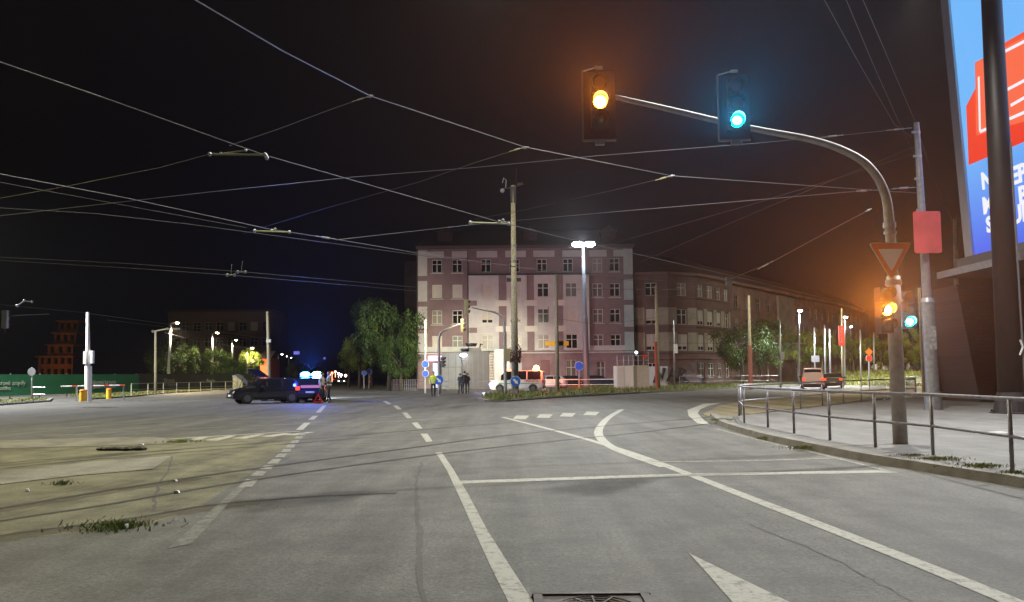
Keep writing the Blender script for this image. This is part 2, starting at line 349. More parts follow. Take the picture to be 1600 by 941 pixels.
# ------------------------------------------------------------------ right pavement with kerb
KP = [(1110, 652), (1118, 660), (1135, 669), (1190, 686), (1260, 702), (1350, 721), (1450, 738), (1600, 763), (1800, 800), (2200, 880), (2900, 1010)]
kpts = smooth_pts(Ps(KP), 4)
back = Ps([(2400, 606), (1900, 607), (1650, 612), (1520, 618), (1400, 623), (1270, 637), (1180, 647), (1135, 650)], .12)
sheet('pavement', [Vector((p.x, p.y, 0)) for p in kpts]+back, .118, PAVE, thick=.118)
b = MB(); n = len(kpts)
def perp(pts, i):
    t = pts[min(i+1, len(pts)-1)]-pts[max(i-1, 0)]; t.z = 0; t.normalize(); return Vector((-t.y, t.x, 0))
ins = [kpts[i]+perp(kpts, i)*.2*(1) for i in range(n)]
if (ins[5]-Vector((12, 18, 0))).length > (kpts[5]-Vector((12, 18, 0))).length: ins = [kpts[i]-perp(kpts, i)*.2 for i in range(n)]
V = []
for i in range(n):
    o_ = kpts[i]+(kpts[i]-ins[i])*.2; V += [Vector((o_.x, o_.y, 0)), Vector((kpts[i].x, kpts[i].y, .135)), Vector((ins[i].x, ins[i].y, .135)), Vector((ins[i].x, ins[i].y, .1))]
b.add(V, [(i*4+k, i*4+k+1, i*4+k+5, i*4+k+4) for i in range(n-1) for k in range(3)]); b.build('kerb', KERB)['kind'] = 'structure'
sheet('pavement_patch', Ps([(1512, 676), (1565, 674), (1580, 677), (1530, 679)], .12), .124, mat('pale_patch', (.32, .32, .31), .8, var=.2))

# grass islands / verges
def kerbed(name, pp, z=.12, m=GRND): return sheet(name, Ps(pp), z, m, thick=z)
ISL = [(745, 624), (762, 618), (850, 614), (900, 607), (965, 602), (1150, 594), (1290, 590), (1420, 589), (1420, 594), (1290, 599), (1155, 607), (1000, 615), (870, 622), (790, 628), (758, 628)]
kerbed('median_kerb', ISL, .10, KERB)
def shrink(pp, k=.985):
    w = Ps(pp); out = []
    n = len(w)
    ar = sum(w[i].x*w[(i+1) % n].y-w[(i+1) % n].x*w[i].y for i in range(n)); sg = 1 if ar > 0 else -1
    for i in range(n):
        t = (w[(i+1) % n]-w[i-1]).normalized(); out.append(w[i]+Vector((-t.y, t.x, 0))*sg*.28)
    return out
sheet('median_ground', shrink(ISL), .13, GRND, thick=.05)
VL = [(112, 620), (140, 625), (200, 621), (250, 616), (320, 611), (390, 606), (385, 603), (310, 604), (240, 607), (112, 614)]
sheet('left_verge', Ps(VL), .10, GRND, thick=.10)
KI = [(-200, 648), (0, 634), (78, 628), (82, 624), (0, 627), (-200, 636)]
sheet('corner_island', Ps(KI), .12, KERB, thick=.12); sheet('corner_island_soil', shrink(KI), .14, GRND, thick=.03)
sheet('left_footway', Ps([(-300, 634), (0, 626), (112, 621), (112, 615), (0, 619), (-300, 624)]), .008, PAVE)
sheet('left_footway', Ps([(235, 617), (392, 606), (470, 600), (460, 597), (385, 601), (235, 608)]), .009, SAND)
# far bank beyond the right road
FB0 = [G(1310, 96), G(1400, 86), G(1530, 74), G(1760, 66)]; FB1 = [G(1310, 125, 1.5), G(1400, 112, 1.5), G(1530, 100, 1.7), G(1760, 92, 1.8)]
b = MB(); b.add(FB0+FB1, [(i, i+1, i+5, i+4) for i in range(3)]); b.add([FB1[0], FB1[3], FB1[3]+Vector((60, 90, -.2)), FB1[0]+Vector((0, 90, -.2))], [(0, 1, 2, 3)])
b.build('grass_bank', GRND)['kind'] = 'structure'

# grass blades
GREEN = mat('grass_blade', (.13, .18, .035), .7, var=.4, scale=.6); DRY = mat('dry_grass_blade', (.20, .17, .06), .8, var=.3, scale=.8)
def inside(p, poly):
    c = False; n = len(poly)
    for i in range(n):
        a, b_ = poly[i], poly[i-1]
        if (a.y > p[1]) != (b_.y > p[1]) and p[0] < (b_.x-a.x)*(p[1]-a.y)/(b_.y-a.y)+a.x: c = not c
    return c
def grass(name, label, poly, n, h, z0, w=.03, zf=None, rnd=.5):
    xs = [p.x for p in poly]; ys = [p.y for p in poly]; b = MB(); k = 0; tries = 0
    while k < n and tries < n*30:
        tries += 1
        # denser near the camera
        y = min(ys)+(max(ys)-min(ys))*random.random()**1.6; x = random.uniform(min(xs), max(xs))
        if not inside((x, y), poly): continue
        cl = .35+.65*abs(math.sin(x*1.7+y*.9)*math.cos(x*.53-y*1.3)); hh = h*cl*random.uniform(1-rnd, 1+rnd); a = random.uniform(0, 6.28); ww = w*random.uniform(.7, 1.4)
        z = z0 if zf is None else zf(x, y); dx, dy = math.cos(a)*ww, math.sin(a)*ww; lx, ly = random.gauss(0, .35)*hh, random.gauss(0, .35)*hh
        b.add([(x-dx, y-dy, z), (x+dx, y+dy, z), (x+lx, y+ly, z+hh)], [(0, 1, 2)], 1 if random.random() < .3 else 0); k += 1
    o = b.build(name, [GREEN, DRY]); tag(o, label, None, None, 'stuff'); return o
grass('median_grass', 'rough green grass on the median island', shrink(ISL), 42000, .34, .12, .035)
grass('verge_grass', 'grass verge in front of the green hoarding', Ps(VL), 9000, .16, .1, .03)
grass('island_grass', 'patchy grass on the corner island at far left', shrink(KI), 4000, .12, .13, .025)
def bankz(x, y):
    best = .1
    t = max(0, min(1, (y-(96-(x-40)*.9))/28)); return 1.6*t
grass('bank_grass', 'bright grass on the bank beyond the right hand road', [FB0[0], FB0[1], FB0[2], FB0[3], FB1[3], FB1[2], FB1[1], FB1[0]], 16000, .45, 0, .08, bankz)
def weeds(px, py, z, r, n, h, label):
    c = P(px, py, z); b = MB()
    for _ in range(int(n*1.6)):
        a = random.uniform(0, 6.28); q = abs(random.gauss(0, r*.36)); x, y = c.x+math.cos(a)*q*1.5, c.y+math.sin(a)*q
        hh = h*random.uniform(.25, .75); w = random.uniform(.004, .010); t = random.uniform(0, 6.28)
        lx, ly = random.gauss(0, .5)*hh, random.gauss(0, .5)*hh
        b.add([(x-math.cos(t)*w, y-math.sin(t)*w, z), (x+math.cos(t)*w, y+math.sin(t)*w, z), (x+lx+w, y+ly, z+hh*.7), (x+lx*1.3, y+ly*1.3, z+hh)], [(0, 1, 2), (0, 2, 3)], 1 if random.random() < .2 else 0)
    tag(b.build('weed_tuft', [GREEN, DRY], origin=c), label, 'weed', 'weeds in cracks and along the kerb')
weeds(178, 824, .0, .45, 500, .09, 'low weeds in the crack beside the near tram track edge')
weeds(283, 691, .01, .45, 260, .10, 'weed patch at the tip of the left refuge slab')
weeds(98, 757, .01, .2, 60, .1, 'small isolated weed on the ochre track bed')
weeds(1128, 657, .1, .5, 380, .09, 'bright weeds at the rounded nose of the pavement')
weeds(1200, 686, .03, .35, 240, .10, 'weeds at the kerb foot below the first railing posts')
weeds(1255, 702, .03, .35, 200, .12, 'taller weeds at the kerb foot left of the signal pole')
weeds(1425, 712, .13, .35, 140, .05, 'weeds behind the kerb right after the signal pole')
weeds(1465, 718, .13, .4, 260, .07, 'weeds round the foot of the second last railing post')
weeds(1530, 729, .13, .5, 300, .07, 'weeds along the kerb top before the last railing post')
weeds(1590, 740, .13, .3, 160, .07, 'weeds at the right picture edge by the railing foot')
b = MB(); c = P(190, 704)
for k in range(9): b.sphere(c+Vector(((k-4)*.10+random.uniform(-.04, .04), random.uniform(-.08, .08), .035)), random.uniform(.07, .12), 7, 5, (1.6, 1, .5))
tag(b.build('rubber_debris', BLK, origin=c), 'flat black torn rubber piece lying on the left refuge slab', 'debris')
for px, py, lb in ((118/2.76, 600+465/2.76, 'white scrap of litter on the ochre track bed at left'), (755/2.76, 600+423/2.76, 'white litter scrap just before the near rail'), (762/2.76, 600+473/2.76, 'white litter scrap between rail and worn line'), (613/2.76, 600+265/2.76, 'pale paper scrap right of the black rubber piece'), (545/2.76, 600+622/2.76, 'pale scrap beside the near weed patch')):
    c = P(px, py); b = MB(); b.box(c+Vector((0, 0, .025)), (.07, .05, .03), rz=random.random()*3, taper=.6); tag(b.build('litter', WHT, origin=c), lb, 'litter', 'litter on the tram track bed')

# ------------------------------------------------------------------ buildings
PINK = mat('pink_plaster', (.22, .16, .172), .9, var=.12, scale=1.2, bump=.2, bscale=15)
PINKD = mat('ground_floor_plaster', (.25, .165, .18), .9, var=.2, scale=1.2)
CREAM = mat('cream_plaster', (.50, .505, .51), .9, var=.1, scale=1.2, bump=.2, bscale=15)
ROOFM = mat('roof_tiles', (.045, .03, .028), .9, var=.3, scale=4)
SASH = mat('window_sash_white', (.58, .58, .54), .6)
SHUT = mat('roller_shutter', (.52, .50, .46), .7, var=.1)
OLDW = mat('brown_old_plaster', (.09, .06, .05), .9, var=.3, scale=.8)
OLDC = mat('grey_old_plaster', (.24, .22, .19), .9, var=.25, scale=.8)
def seg_fn(p0, p1):
    p0 = Vector((p0[0], p0[1], 0)); p1 = Vector((p1[0], p1[1], 0)); L = (p1-p0).length; d = (p1-p0)/L; n = Vector((d.y, -d.x, 0))  # n faces the camera side (-Y) when d=+X
    return L, d, n, (lambda s, z, o=0.0: p0+d*s+n*o+Vector((0, 0, z)))
def holed(b, fn, s0, s1, z0, z1, holes, depth=.22, o=0.0, mi=0):
    ss = sorted({s0, s1, *[h[0] for h in holes], *[h[1] for h in holes]}); zs = sorted({z0, z1, *[h[2] for h in holes], *[h[3] for h in holes]})
    for i in range(len(ss)-1):
        for j in range(len(zs)-1):
            cs, cz = (ss[i]+ss[i+1])/2, (zs[j]+zs[j+1])/2
            if any(h[0] < cs < h[1] and h[2] < cz < h[3] for h in holes): continue
            b.add([fn(ss[i], zs[j], o), fn(ss[i+1], zs[j], o), fn(ss[i+1], zs[j+1], o), fn(ss[i], zs[j+1], o)], [(0, 1, 2, 3)], mi)
    for a, c, e, f_ in holes:
        q = [(a, e), (c, e), (c, f_), (a, f_)]
        for k in range(4):
            (x1, y1), (x2, y2) = q[k], q[(k+1) % 4]
            b.add([fn(x1, y1, o), fn(x1, y1, o-depth), fn(x2, y2, o-depth), fn(x2, y2, o)], [(0, 1, 2, 3)], mi)
def fbox(b, fn, s0, s1, z0, z1, o0, o1, mi=0):
    vs = [fn(s0, z0, o0), fn(s1, z0, o0), fn(s1, z0, o1), fn(s0, z0, o1), fn(s0, z1, o0), fn(s1, z1, o0), fn(s1, z1, o1), fn(s0, z1, o1)]
    b.add(vs, [(0, 1, 2, 3), (7, 6, 5, 4), (4, 5, 1, 0), (5, 6, 2, 1), (6, 7, 3, 2), (7, 4, 0, 3)], mi)
# prototype windows in local space: width 1, height 1 along x,z, outward -y
_wcache = {}; WR = random.Random(5); CURT = [mat('curtained_glass', (.10, .095, .085), .35), mat('pale_curtained_glass', (.20, .19, .17), .45), mat('half_dark_glass', (.04, .045, .05), .2)]
def window(parent, fn, n, s0, s1, z0, z1, style='open', o=-.16, sash=None):
    w, h = round(s1-s0, 2), round(z1-z0, 2); sash = sash or SASH; key = (w, h, style, sash.name)
    if key not in _wcache:
        f = MB(); p = MB(); t = .07 if w < 2 else .09
        f.box((0, 0, t/2), (w, .07, t)); f.box((0, 0, h-t/2), (w, .07, t)); f.box((-w/2+t/2, 0, h/2), (t, .07, h-2*t)); f.box((w/2-t/2, 0, h/2), (t, .07, h-2*t))
        if style != 'shutter':
            f.box((0, -.003, h/2), (.10, .07, h-2*t)); zz = h*.64
            if style == 'open': f.box((-w/4-.005, -.001, zz), (w/2-.09-t/2, .06, .08)); f.box((w/4+.005, -.001, zz), (w/2-.09-t/2, .06, .08))
        fm = None
        if style == 'open': p.box((0, .01, h/2), (w-2*t+.01, .02, h-2*t+.01)); fm = GLASS
        else:
            z_lo = t if style == 'shutter' else t+h*.22
            nsl = max(4, int((h-z_lo)/.16)); dz = (h-t-z_lo)/nsl
            for k in range(nsl): p.box((0, -.02, z_lo+dz*(k+.5)), (w-2*t+.01, .03, dz*.93))
            p.box((0, .012, h/2), (w-2*t, .012, h-2*t)); fm = SHUT
        def mesh(mb, nm, mm):
            me = bpy.data.meshes.new(nm); me.from_pydata([tuple(v) for v in mb.v], [], mb.f); me.materials.append(mm); me.update(); return me
        gp = None
        if style == 'half':
            gp = MB(); gp.box((-w/4, -.02, t+h*.12), (w/2-.16, .02, h*.19)); gp.box((w/4, -.02, t+h*.12), (w/2-.16, .02, h*.19)); gp = mesh(gp, 'pane', GLASS)
        _wcache[key] = (mesh(f, 'window', sash), mesh(p, 'shutter' if style != 'open' else 'pane', fm), gp)
    fme, pme, gp = _wcache[key]; wo = bpy.data.objects.new('window', fme); COL.objects.link(wo); wo.parent = parent
    c = fn((s0+s1)/2, z0, o)-parent.location; wo.location = c; wo.rotation_euler = (0, 0, math.atan2(n.x, -n.y))
    for me_, nm in ((pme, 'pane' if style == 'open' else 'shutter'), (gp, 'pane')):
        if me_ is None: continue
        q = bpy.data.objects.new(nm, me_); COL.objects.link(q); q.parent = wo
        if nm == 'pane' and style == 'open' and WR.random() < .45:
            q.material_slots[0].link = 'OBJECT'; q.material_slots[0].material = WR.choice(CURT)
    return wo
# --- main pink and white corner block
YB = 97.0
def bx(px): return G(px, YB, 5).x
def bz(py): return D(820, py, YB).z
XL, XR = bx(653), bx(991)
bld = thing('apartment_building', 'four storey pink and white apartment building with a pale projecting centre and dark shop doorway', 'building', (XL, YB, 0))
L0, d0, n0, fn = seg_fn((XL, YB), (XR, YB))
sx = lambda px: bx(px)-XL
ROWS = [(bz(425), bz(405)), (bz(464.5), bz(444)), (bz(505), bz(484)), (bz(545), bz(524))]
ZT = bz(388); holes = []; wins = []
cols_top = (683, 715, 760, 805, 848, 889, 935, 962); hw = .62
for i, (z0, z1) in enumerate(ROWS):
    for cx_ in (cols_top if i == 0 else (683, 715, 935, 962)):
        st = 'open'
        if (i == 1 and cx_ < 730) or (i == 3 and cx_ == 683): st = 'shutter'
        s = sx(cx_); holes.append((s-hw, s+hw, z0, z1)); wins.append((s-hw, s+hw, z0, z1, st, 0.0))
gh = [(sx(884), sx(900), bz(596), bz(563)), (sx(932), sx(945), bz(594), bz(566)), (sx(845), sx(859), .1, bz(563)), (sx(676), sx(688), .1, bz(566)), (sx(795), sx(815), .6, bz(566))]
b = MB(); holed(b, fn, 0, L0, bz(548), ZT, holes); b.build('wall', PINK, bld)
b = MB(); holed(b, fn, 0, L0, 0, bz(548), gh, .3); b.build('ground_floor_wall', PINKD, bld)
b = MB(); fbox(b, fn, 0, L0, 0, ZT, -12, -.7); b.build('rear_wall', OLDW, bld)
b = MB()
for s0, s1 in ((0, sx(668)), (sx(976), L0)):
    for za, zb in ((ZT-.2, bz(430)), (bz(438), bz(470)), (bz(478), bz(512)), (bz(520), bz(541))): fbox(b, fn, s0+.02, s1-.02, zb, za, 0, .06)
fr = [655, 694, 706, 733, 745, 778, 790, 823, 834, 868, 880, 912, 922, 950, 960, 990]
for i in range(0, len(fr), 2): fbox(b, fn, sx(fr[i])+.05, sx(fr[i+1]), bz(402), bz(392), 0, .05)
build_each(b, 'plaster_panel', CREAM, bld)
b = MB(); fbox(b, fn, -.15, L0+.15, ZT, ZT+.3, -.2, .55); b.build('eaves', mat('eaves_brown', (.10, .08, .08), .9), bld); b = MB(); fbox(b, fn, 0, L0, bz(549), bz(541), 0, .18); fbox(b, fn, 0, L0, bz(552.5), bz(550.5), 0, .12); build_each(b, 'cornice', CREAM, bld)
# bay
zb0, zb1 = bz(548), bz(431); s0b, s1b = sx(733), sx(921); OB = .65; bh = []
for i, (z0, z1) in enumerate(ROWS[1:]):
    sty = [['shutter', 'shutter', 'open', 'open'], ['half', 'half', 'open', 'shutter'], ['open', 'open', 'open', 'open']][i]
    for cx_, st in zip((762, 806, 849, 893), sty): s = sx(cx_); bh.append((s-.7, s+.7, z0-.05, z1+.05)); wins.append((s-.7, s+.7, z0-.05, z1+.05, st, OB))
b = MB(); holed(b, fn, s0b, s1b, zb0, zb1, bh, .22, OB); fbox(b, fn, s0b, s0b+.01, zb0, zb1, 0, OB-.002); fbox(b, fn, s1b-.01, s1b, zb0, zb1, 0, OB-.002)
fbox(b, fn, s0b, s1b, zb0-.02, zb0, 0, OB); b.build('bay_wall', CREAM, bld)
b = MB(); fbox(b, fn, s0b-.15, s1b+.15, zb1, zb1+.18, 0, OB+.25); b.build('bay_roof', ROOFM, bld)
b = MB()
for a, c in ((780, 792), (824, 835), (869, 880)): fbox(b, fn, sx(a), sx(c), zb0+.02, zb1-.03, OB, OB+.07)
for y0, y1 in ((470, 478), (512, 520)): fbox(b, fn, s0b+.05, sx(746), bz(y1), bz(y0), OB, OB+.05)
build_each(b, 'pilaster', PINK, bld)
b = MB()
for a, c in ((775, 797), (820, 840), (865, 884)):
    for y in (474, 514): fbox(b, fn, sx(a), sx(c), bz(y+5), bz(y-4), OB+.07, OB+.14)
for cx_ in (762, 806, 849, 893):
    for y in (467, 507.5, 521): fbox(b, fn, sx(cx_)-1.1, sx(cx_)+1.1, bz(y+.8), bz(y), OB, OB+.12)
for cx_ in (683, 715, 935, 962):
    for y in (426, 466, 506.5, 546): fbox(b, fn, sx(cx_)-.8, sx(cx_)+.8, bz(y+.9), bz(y), 0, .12)
build_each(b, 'sill', SASH, bld)
b = MB(); b.tube([fn(s0b-.1, bz(551), .12), fn(s0b-.1, bz(392), .12)], .07, 8); b.tube([fn(-.05, 0, .12), fn(-.05, ZT, .12)], .08, 8); b.build('downpipe', mat('downpipe_dark', (.05, .045, .045), .6), bld)
for a, c, e, f_, st, o in wins: window(bld, fn, n0, a, c, e, f_, st, o-.16)
for a, c, e, f_ in gh[:2]: window(bld, fn, n0, a, c, e, f_, 'open', -.2)
b = MB(); fbox(b, fn, gh[2][0], gh[2][1], .1, gh[2][3], -.28, -.2); fbox(b, fn, (gh[2][0]+gh[2][1])/2-.03, (gh[2][0]+gh[2][1])/2+.03, .1, gh[2][3], -.2, -.16); b.build('door', mat('dark_red_door', (.12, .02, .03), .5), bld)
b = MB(); fbox(b, fn, gh[3][0], gh[3][1], .1, gh[3][3], -.28, -.2); b.build('shop_door', emis('lit_shop_glass', (.75, .85, 1.0), 1.3), bld)
b = MB(); fbox(b, fn, gh[4][0], gh[4][1], .6, gh[4][3], -.28, -.2); b.build('shop_window', emis('lit_shop_window', (1, .9, .8), .45), bld)
for k in range(3):
    b = MB(); s = gh[4][0]+(gh[4][1]-gh[4][0])*(k+.5)/3; fbox(b, fn, s-.35, s-.29, .6, gh[4][3], -.2, -.12); b.build('mullion', SASH, bld)
b = MB(); fbox(b, fn, sx(669), sx(693), bz(563), bz(555), .05, .2); sg = b.build('shop_sign', emis('shop_sign_face', (1.0, .55, .75), 3.0), bld)
tx = text('sign_lettering', 'LEKÁREŇ', mat('sign_letter_red', (.3, .02, .05), .5, emit=(1, .05, .2), es=.8), .46, face_M(fn(sx(681), bz(559), .215)-bld.location, (1, 0, 0), (0, 0, 1)), None, .01); tx.parent = sg; tx.matrix_local = face_M(fn(sx(681), bz(559), .215)-bld.location, (1, 0, 0), (0, 0, 1))
b = MB(); fbox(b, fn, sx(852), sx(888), bz(541), bz(534), OB+.03, OB+.07); bn = b.build('banner', mat('yellow_banner', (.75, .45, .02), .7), bld)
# roof with dormers
b = MB(); zz = ZT+.3
b.add([fn(-.3, zz, .6), fn(L0+.3, zz, .6), fn(L0-1.5, zz+2.6, -3.5), fn(1.5, zz+2.6, -3.5), fn(-.3, zz, -12), fn(L0+.3, zz, -12)], [(0, 1, 2, 3), (0, 3, 4), (1, 5, 2), (3, 2, 5, 4)])
for px in (695, 830, 955):
    s = sx(px); fbox(b, fn, s-.9, s+.9, zz, zz+1.9, -2.6, -.6); b.add([fn(s-1.1, zz+1.9, -.5), fn(s+1.1, zz+1.9, -.5), fn(s, zz+2.6, -.5), fn(s-1.1, zz+1.9, -3), fn(s+1.1, zz+1.9, -3), fn(s, zz+2.6, -3)], [(0, 1, 2), (0, 2, 5, 3), (1, 4, 5, 2)])
b.build('roof', ROOFM, bld)
# --- plain block behind its left edge
bb = thing('rear_building', 'narrow brown building end showing behind the left corner of the pink block', 'building', D(633, 560, 112)*1.0)
bb.location.z = 0; Lb, db, nb, fb = seg_fn((G(632, 112, 5).x, 112), (G(660, 112, 5).x, 112)); b = MB(); fbox(b, fb, 0, Lb, 0, D(640, 408, 112).z, -6, 0); b.build('wall', OLDW, bb)
b = MB(); q = D(640, 408, 112).z; b.add([fb(-.3, q, .3), fb(Lb, q, .3), fb(Lb, q+2.2, -3), fb(1.5, q+2.2, -3)], [(0, 1, 2, 3)]); b.build('roof', ROOFM, bb)
# --- generic old blocks on the right
def block(name, label, pts, H, rowz, spacing, wallm, bandm=None, style=('open',), groundz=3.4, sash=None, seed=1):
    rnd = random.Random(seed); bl = thing(name, label, 'building', (pts[0][0], pts[0][1], 0)); wb = MB(); cb = MB(); gb = MB(); rb = MB(); off = 0
    for a, c in zip(pts[:-1], pts[1:]):
        L_, d_, n_, f_ = seg_fn(a, c); k = max(1, int(round(L_/spacing))); hs = []
        for i in range(k):
            s = L_*(i+.5)/k; w = min(.72, L_/k*.3)
            for r, (z0, z1) in enumerate(rowz): hs.append((s-w, s+w, z0, z1)); window(bl, f_, n_, s-w, s+w, z0, z1, style[r % len(style)] if rnd.random() > .15 else 'open', -.16, sash)
            if rnd.random() < .75: hs.append((s-w, s+w, 1.0, 2.9)); window(bl, f_, n_, s-w, s+w, 1.0, 2.9, 'open', -.16, sash)
        holed(wb, f_, 0, L_, 0, H, hs)
        for r, (z0, z1) in enumerate(rowz): fbox(cb, f_, 0, L_, z0-.28, z0-.08, 0, .14)
        fbox(cb, f_, 0, L_, H, H+.35, -.2, .5); fbox(cb, f_, 0, L_, groundz, groundz+.25, 0, .2)
        if bandm:
            for r in range(len(rowz)-1):
                if r == len(rowz)-2 and len(rowz) > 3: continue
                z0, z1 = rowz[r]
                for i in range(k+1):
                    a0 = 0 if i == 0 else L_*(i-.5)/k+min(.72, L_/k*.3)+.12; a1 = L_ if i == k else L_*(i+.5)/k-min(.72, L_/k*.3)-.12
                    if a1 > a0: fbox(gb, f_, a0, a1, z0-.05, z1+.2, .004, .05)
        rb.add([f_(-.2, H+.35, .5), f_(L_+.2, H+.35, .5), f_(L_+.2, H+3.0, -4), f_(-.2, H+3.0, -4), f_(-.2, H+3.0, -12), f_(L_+.2, H+3, -12)], [(0, 1, 2, 3), (3, 2, 5, 4)])
    L_, d_, n_, f_ = seg_fn(pts[0], pts[-1]); wb.add([Vector((*pts[0], 0)), Vector((*pts[0], H)), Vector((pts[0][0], pts[0][1]+12, H)), Vector((pts[0][0], pts[0][1]+12, 0))], [(0, 1, 2, 3)])
    wb.add([Vector((*pts[-1], 0)), Vector((*pts[-1], H)), Vector((pts[-1][0]+6, pts[-1][1]+10, H)), Vector((pts[-1][0]+6, pts[-1][1]+10, 0))], [(0, 1, 2, 3)])
    wb.build('wall', wallm, bl); build_each(cb, 'cornice', wallm if not bandm else mat('wing_cornice', (.17, .105, .10), .9), bl); rb.build('roof', ROOFM, bl)
    if bandm: build_each(gb, 'plaster_panel', bandm, bl)
    return bl
WP = mat('wing_plaster', (.14, .095, .09), .9, var=.2, scale=1); WC = mat('wing_cream', (.34, .32, .26), .9, var=.2, scale=1)
pw = [(XR+.3, 98.2), (G(1045, 97.8, 5).x, 97.8), (G(1088, 99.5, 5).x, 99.5), (G(1118, 103, 5).x, 103), (G(1142, 107.5, 5).x, 107.5)]
hz = lambda py, px, Y: D(px, py, Y).z
rz_ = [(hz(548, 1020, 98), hz(522, 1020, 98)), (hz(507, 1020, 98), hz(483, 1020, 98)), (hz(462, 1020, 98), hz(442, 1020, 98))]
block('corner_building', 'dark rounded corner house with cream bands and shutters right of the pink block', pw, hz(430, 1020, 98), rz_, 3.1, WP, WC, ('half', 'half', 'open'), seed=3)
pe = [(pw[-1][0]+.2, 107.8)]+[(G(x, y, 5).x, y) for x, y in ((1195, 117), (1250, 129), (1300, 142), (1350, 160))]
block('long_apartment_block', 'long dim brown tenement receding behind the trees on the right', pe, 13.9, [(4.2, 6.0), (7.5, 9.3), (10.7, 12.5)], 3.6, mat('long_block_plaster', (.20, .13, .11), .9, var=.35, scale=.6), None, ('open',), sash=OLDC, seed=4)
b = MB()
# dormer / taller grey section on the long block
Lg, dg, ng, fg = seg_fn(pe[1], pe[2]); ob = bpy.data.objects['long_apartment_block']; fbox(b, fg, Lg*.35, Lg*.8, 3.6, 13.5, .01, .35)
b.build('pale_bay', OLDC, ob)
# --- dark block behind the left trees
Yd = 150; dl = thing('dark_block', 'barely visible dark apartment block behind the hoarding left of the tall concrete pole', 'building', (G(245, Yd).x, Yd, 0))
Ld, dd, nd, fd = seg_fn((G(262, Yd, 8).x, Yd), (G(424, Yd, 8).x, Yd)); b = MB(); hs = []
for i in range(9):
    for r in range(4): s = Ld*(i+.5)/9; hs.append((s-.7, s+.7, 1.5+r*3, 3.2+r*3))
H_ = D(424, 487, Yd).z; holed(b, fd, 0, Ld, 0, H_, hs); b.build('wall', mat('night_dark_plaster', (.09, .06, .055), .9, var=.2), dl)
for h in hs: window(dl, fd, nd, *h, 'open', -.16, OLDC)
b = MB(); fbox(b, fd, -.3, Ld+.3, H_, H_+.4, -10, .4); b.build('roof', ROOFM, dl)
b = MB(); fbox(b, fd, 0, Ld, 0, H_, -10, -.6); b.build('rear_wall', OLDW, dl)
# --- orange-lit small facade behind the trees by the cars
Yo = 118; oo = thing('orange_house', 'small orange rendered house gable between trees behind the dark car', 'house', (G(412, Yo).x, Yo, 0)); Lo, do, no, fo = seg_fn((G(406, Yo).x, Yo), (G(421, Yo).x, Yo)); b = MB(); fbox(b, fo, 0, Lo, 0, D(412, 560, Yo).z, -5, 0); b.build('wall', mat('orange_render', (.55, .14, .05), .85), oo)
b = MB(); zo = D(412, 560, Yo).z; b.add([fo(-.2, zo, .3), fo(Lo+.2, zo, .3), fo(Lo+.2, zo+1.2, -2.5), fo(-.2, zo+1.2, -2.5)], [(0, 1, 2, 3)]); b.build('roof', ROOFM, oo)
light('house_wall_light', (G(412, Yo-3).x, Yo-4, 4.5), 300, (1, .55, .25), 'POINT', .1)
# --- terraced tower at far left
Yt = 140; tz = lambda py: D(80, py, Yt).z; BRK = mat('orange_brick', (.26, .10, .04), .9, var=.35, scale=1.5)
tw = thing('terraced_tower', 'dim orange brick tower stepping up in tiers behind the green hoarding', 'tower', (G(88, Yt).x, Yt, 0)); bwl = MB(); bt = MB()
for k, (xa, xb, ya, yb_) in enumerate(((60, 114, 590, 556), (72, 112, 556, 538), (80, 114, 538, 519), (84, 115, 519, 500))):
    La, da, na, fa = seg_fn((G(xa, Yt, 6).x, Yt+k*.4), (G(xb, Yt, 6).x, Yt+k*.4)); za, zb_ = max(0, tz(ya)), tz(yb_); hs = []
    m_ = 5 if k == 0 else 3
    for r in range(2 if k == 0 else 1):
        for i in range(m_): s = La*(i+.5)/m_; zc = za+(zb_-za)*((r+.55)/(2 if k == 0 else 1)); hs.append((s-.4, s+.4, zc-.6, zc+.5))
    holed(bwl, fa, 0, La, za, zb_, hs, .4); fbox(bt, fa, -.35, La+.35, zb_-.22, zb_, -3, .45)
    for h in hs: 
        p_ = MB(); fbox(p_, fa, h[0], h[1], h[2], h[3], -.42, -.4); p_.build('window', GLASS, tw)
bwl.build('wall', BRK, tw); bt.build('ledge', BRK, tw)
light('tower_floodlight', (G(75, Yt-6).x, Yt-7, 2.4), 380, (1, .45, .15), 'POINT', .15)

# --- grey substation kiosk with equipment
Yk = 91; kx = lambda px: G(px, Yk, 3).x; kz = lambda py: D(740, py, Yk).z
GP = mat('grey_sheet_metal', (.12, .135, .16), .6, .2, var=.15, scale=1.5); GPD = mat('dark_grey_sheet', (.06, .064, .072), .6, .2, var=.15, scale=1.5)
kk = thing('transformer_kiosk', 'windowless grey sheet metal kiosk in front of the pink building', 'kiosk', (kx(705), Yk, 0))
b = MB(); fk = lambda s, z, o=0: Vector((s, Yk-o, z))
fbox(b, fk, kx(690), kx(722.5), 0, kz(551), -4, 0); b.build('left_cabin', GP, kk)
b = MB(); fbox(b, fk, kx(723), kx(764), 0, kz(550), -4, .8); b.build('right_cabin', GPD, kk)
b = MB(); fbox(b, fk, kx(690), kx(722), kz(574), kz(573), 0, .03)
for px in (700.5, 711.5): fbox(b, fk, kx(px), kx(px)+.04, .05, kz(552), 0, .02)
build_each(b, 'panel_joint', GPD, kk)
b = MB()
for px in (731, 739, 747, 755): fbox(b, fk, kx(px), kx(px)+.04, .05, kz(552), .8, .83)
build_each(b, 'panel_rib', GP, kk)
b = MB()
for k in range(12): z = .3+k*.32; fbox(b, fk, kx(765), kx(771), z, z+.06, .3, .36)
for px in (765, 767, 769, 771): fbox(b, fk, kx(px)-.02, kx(px)+.02, 0, kz(553), .3, .35)
b.build('lattice_screen', SASH, kk)
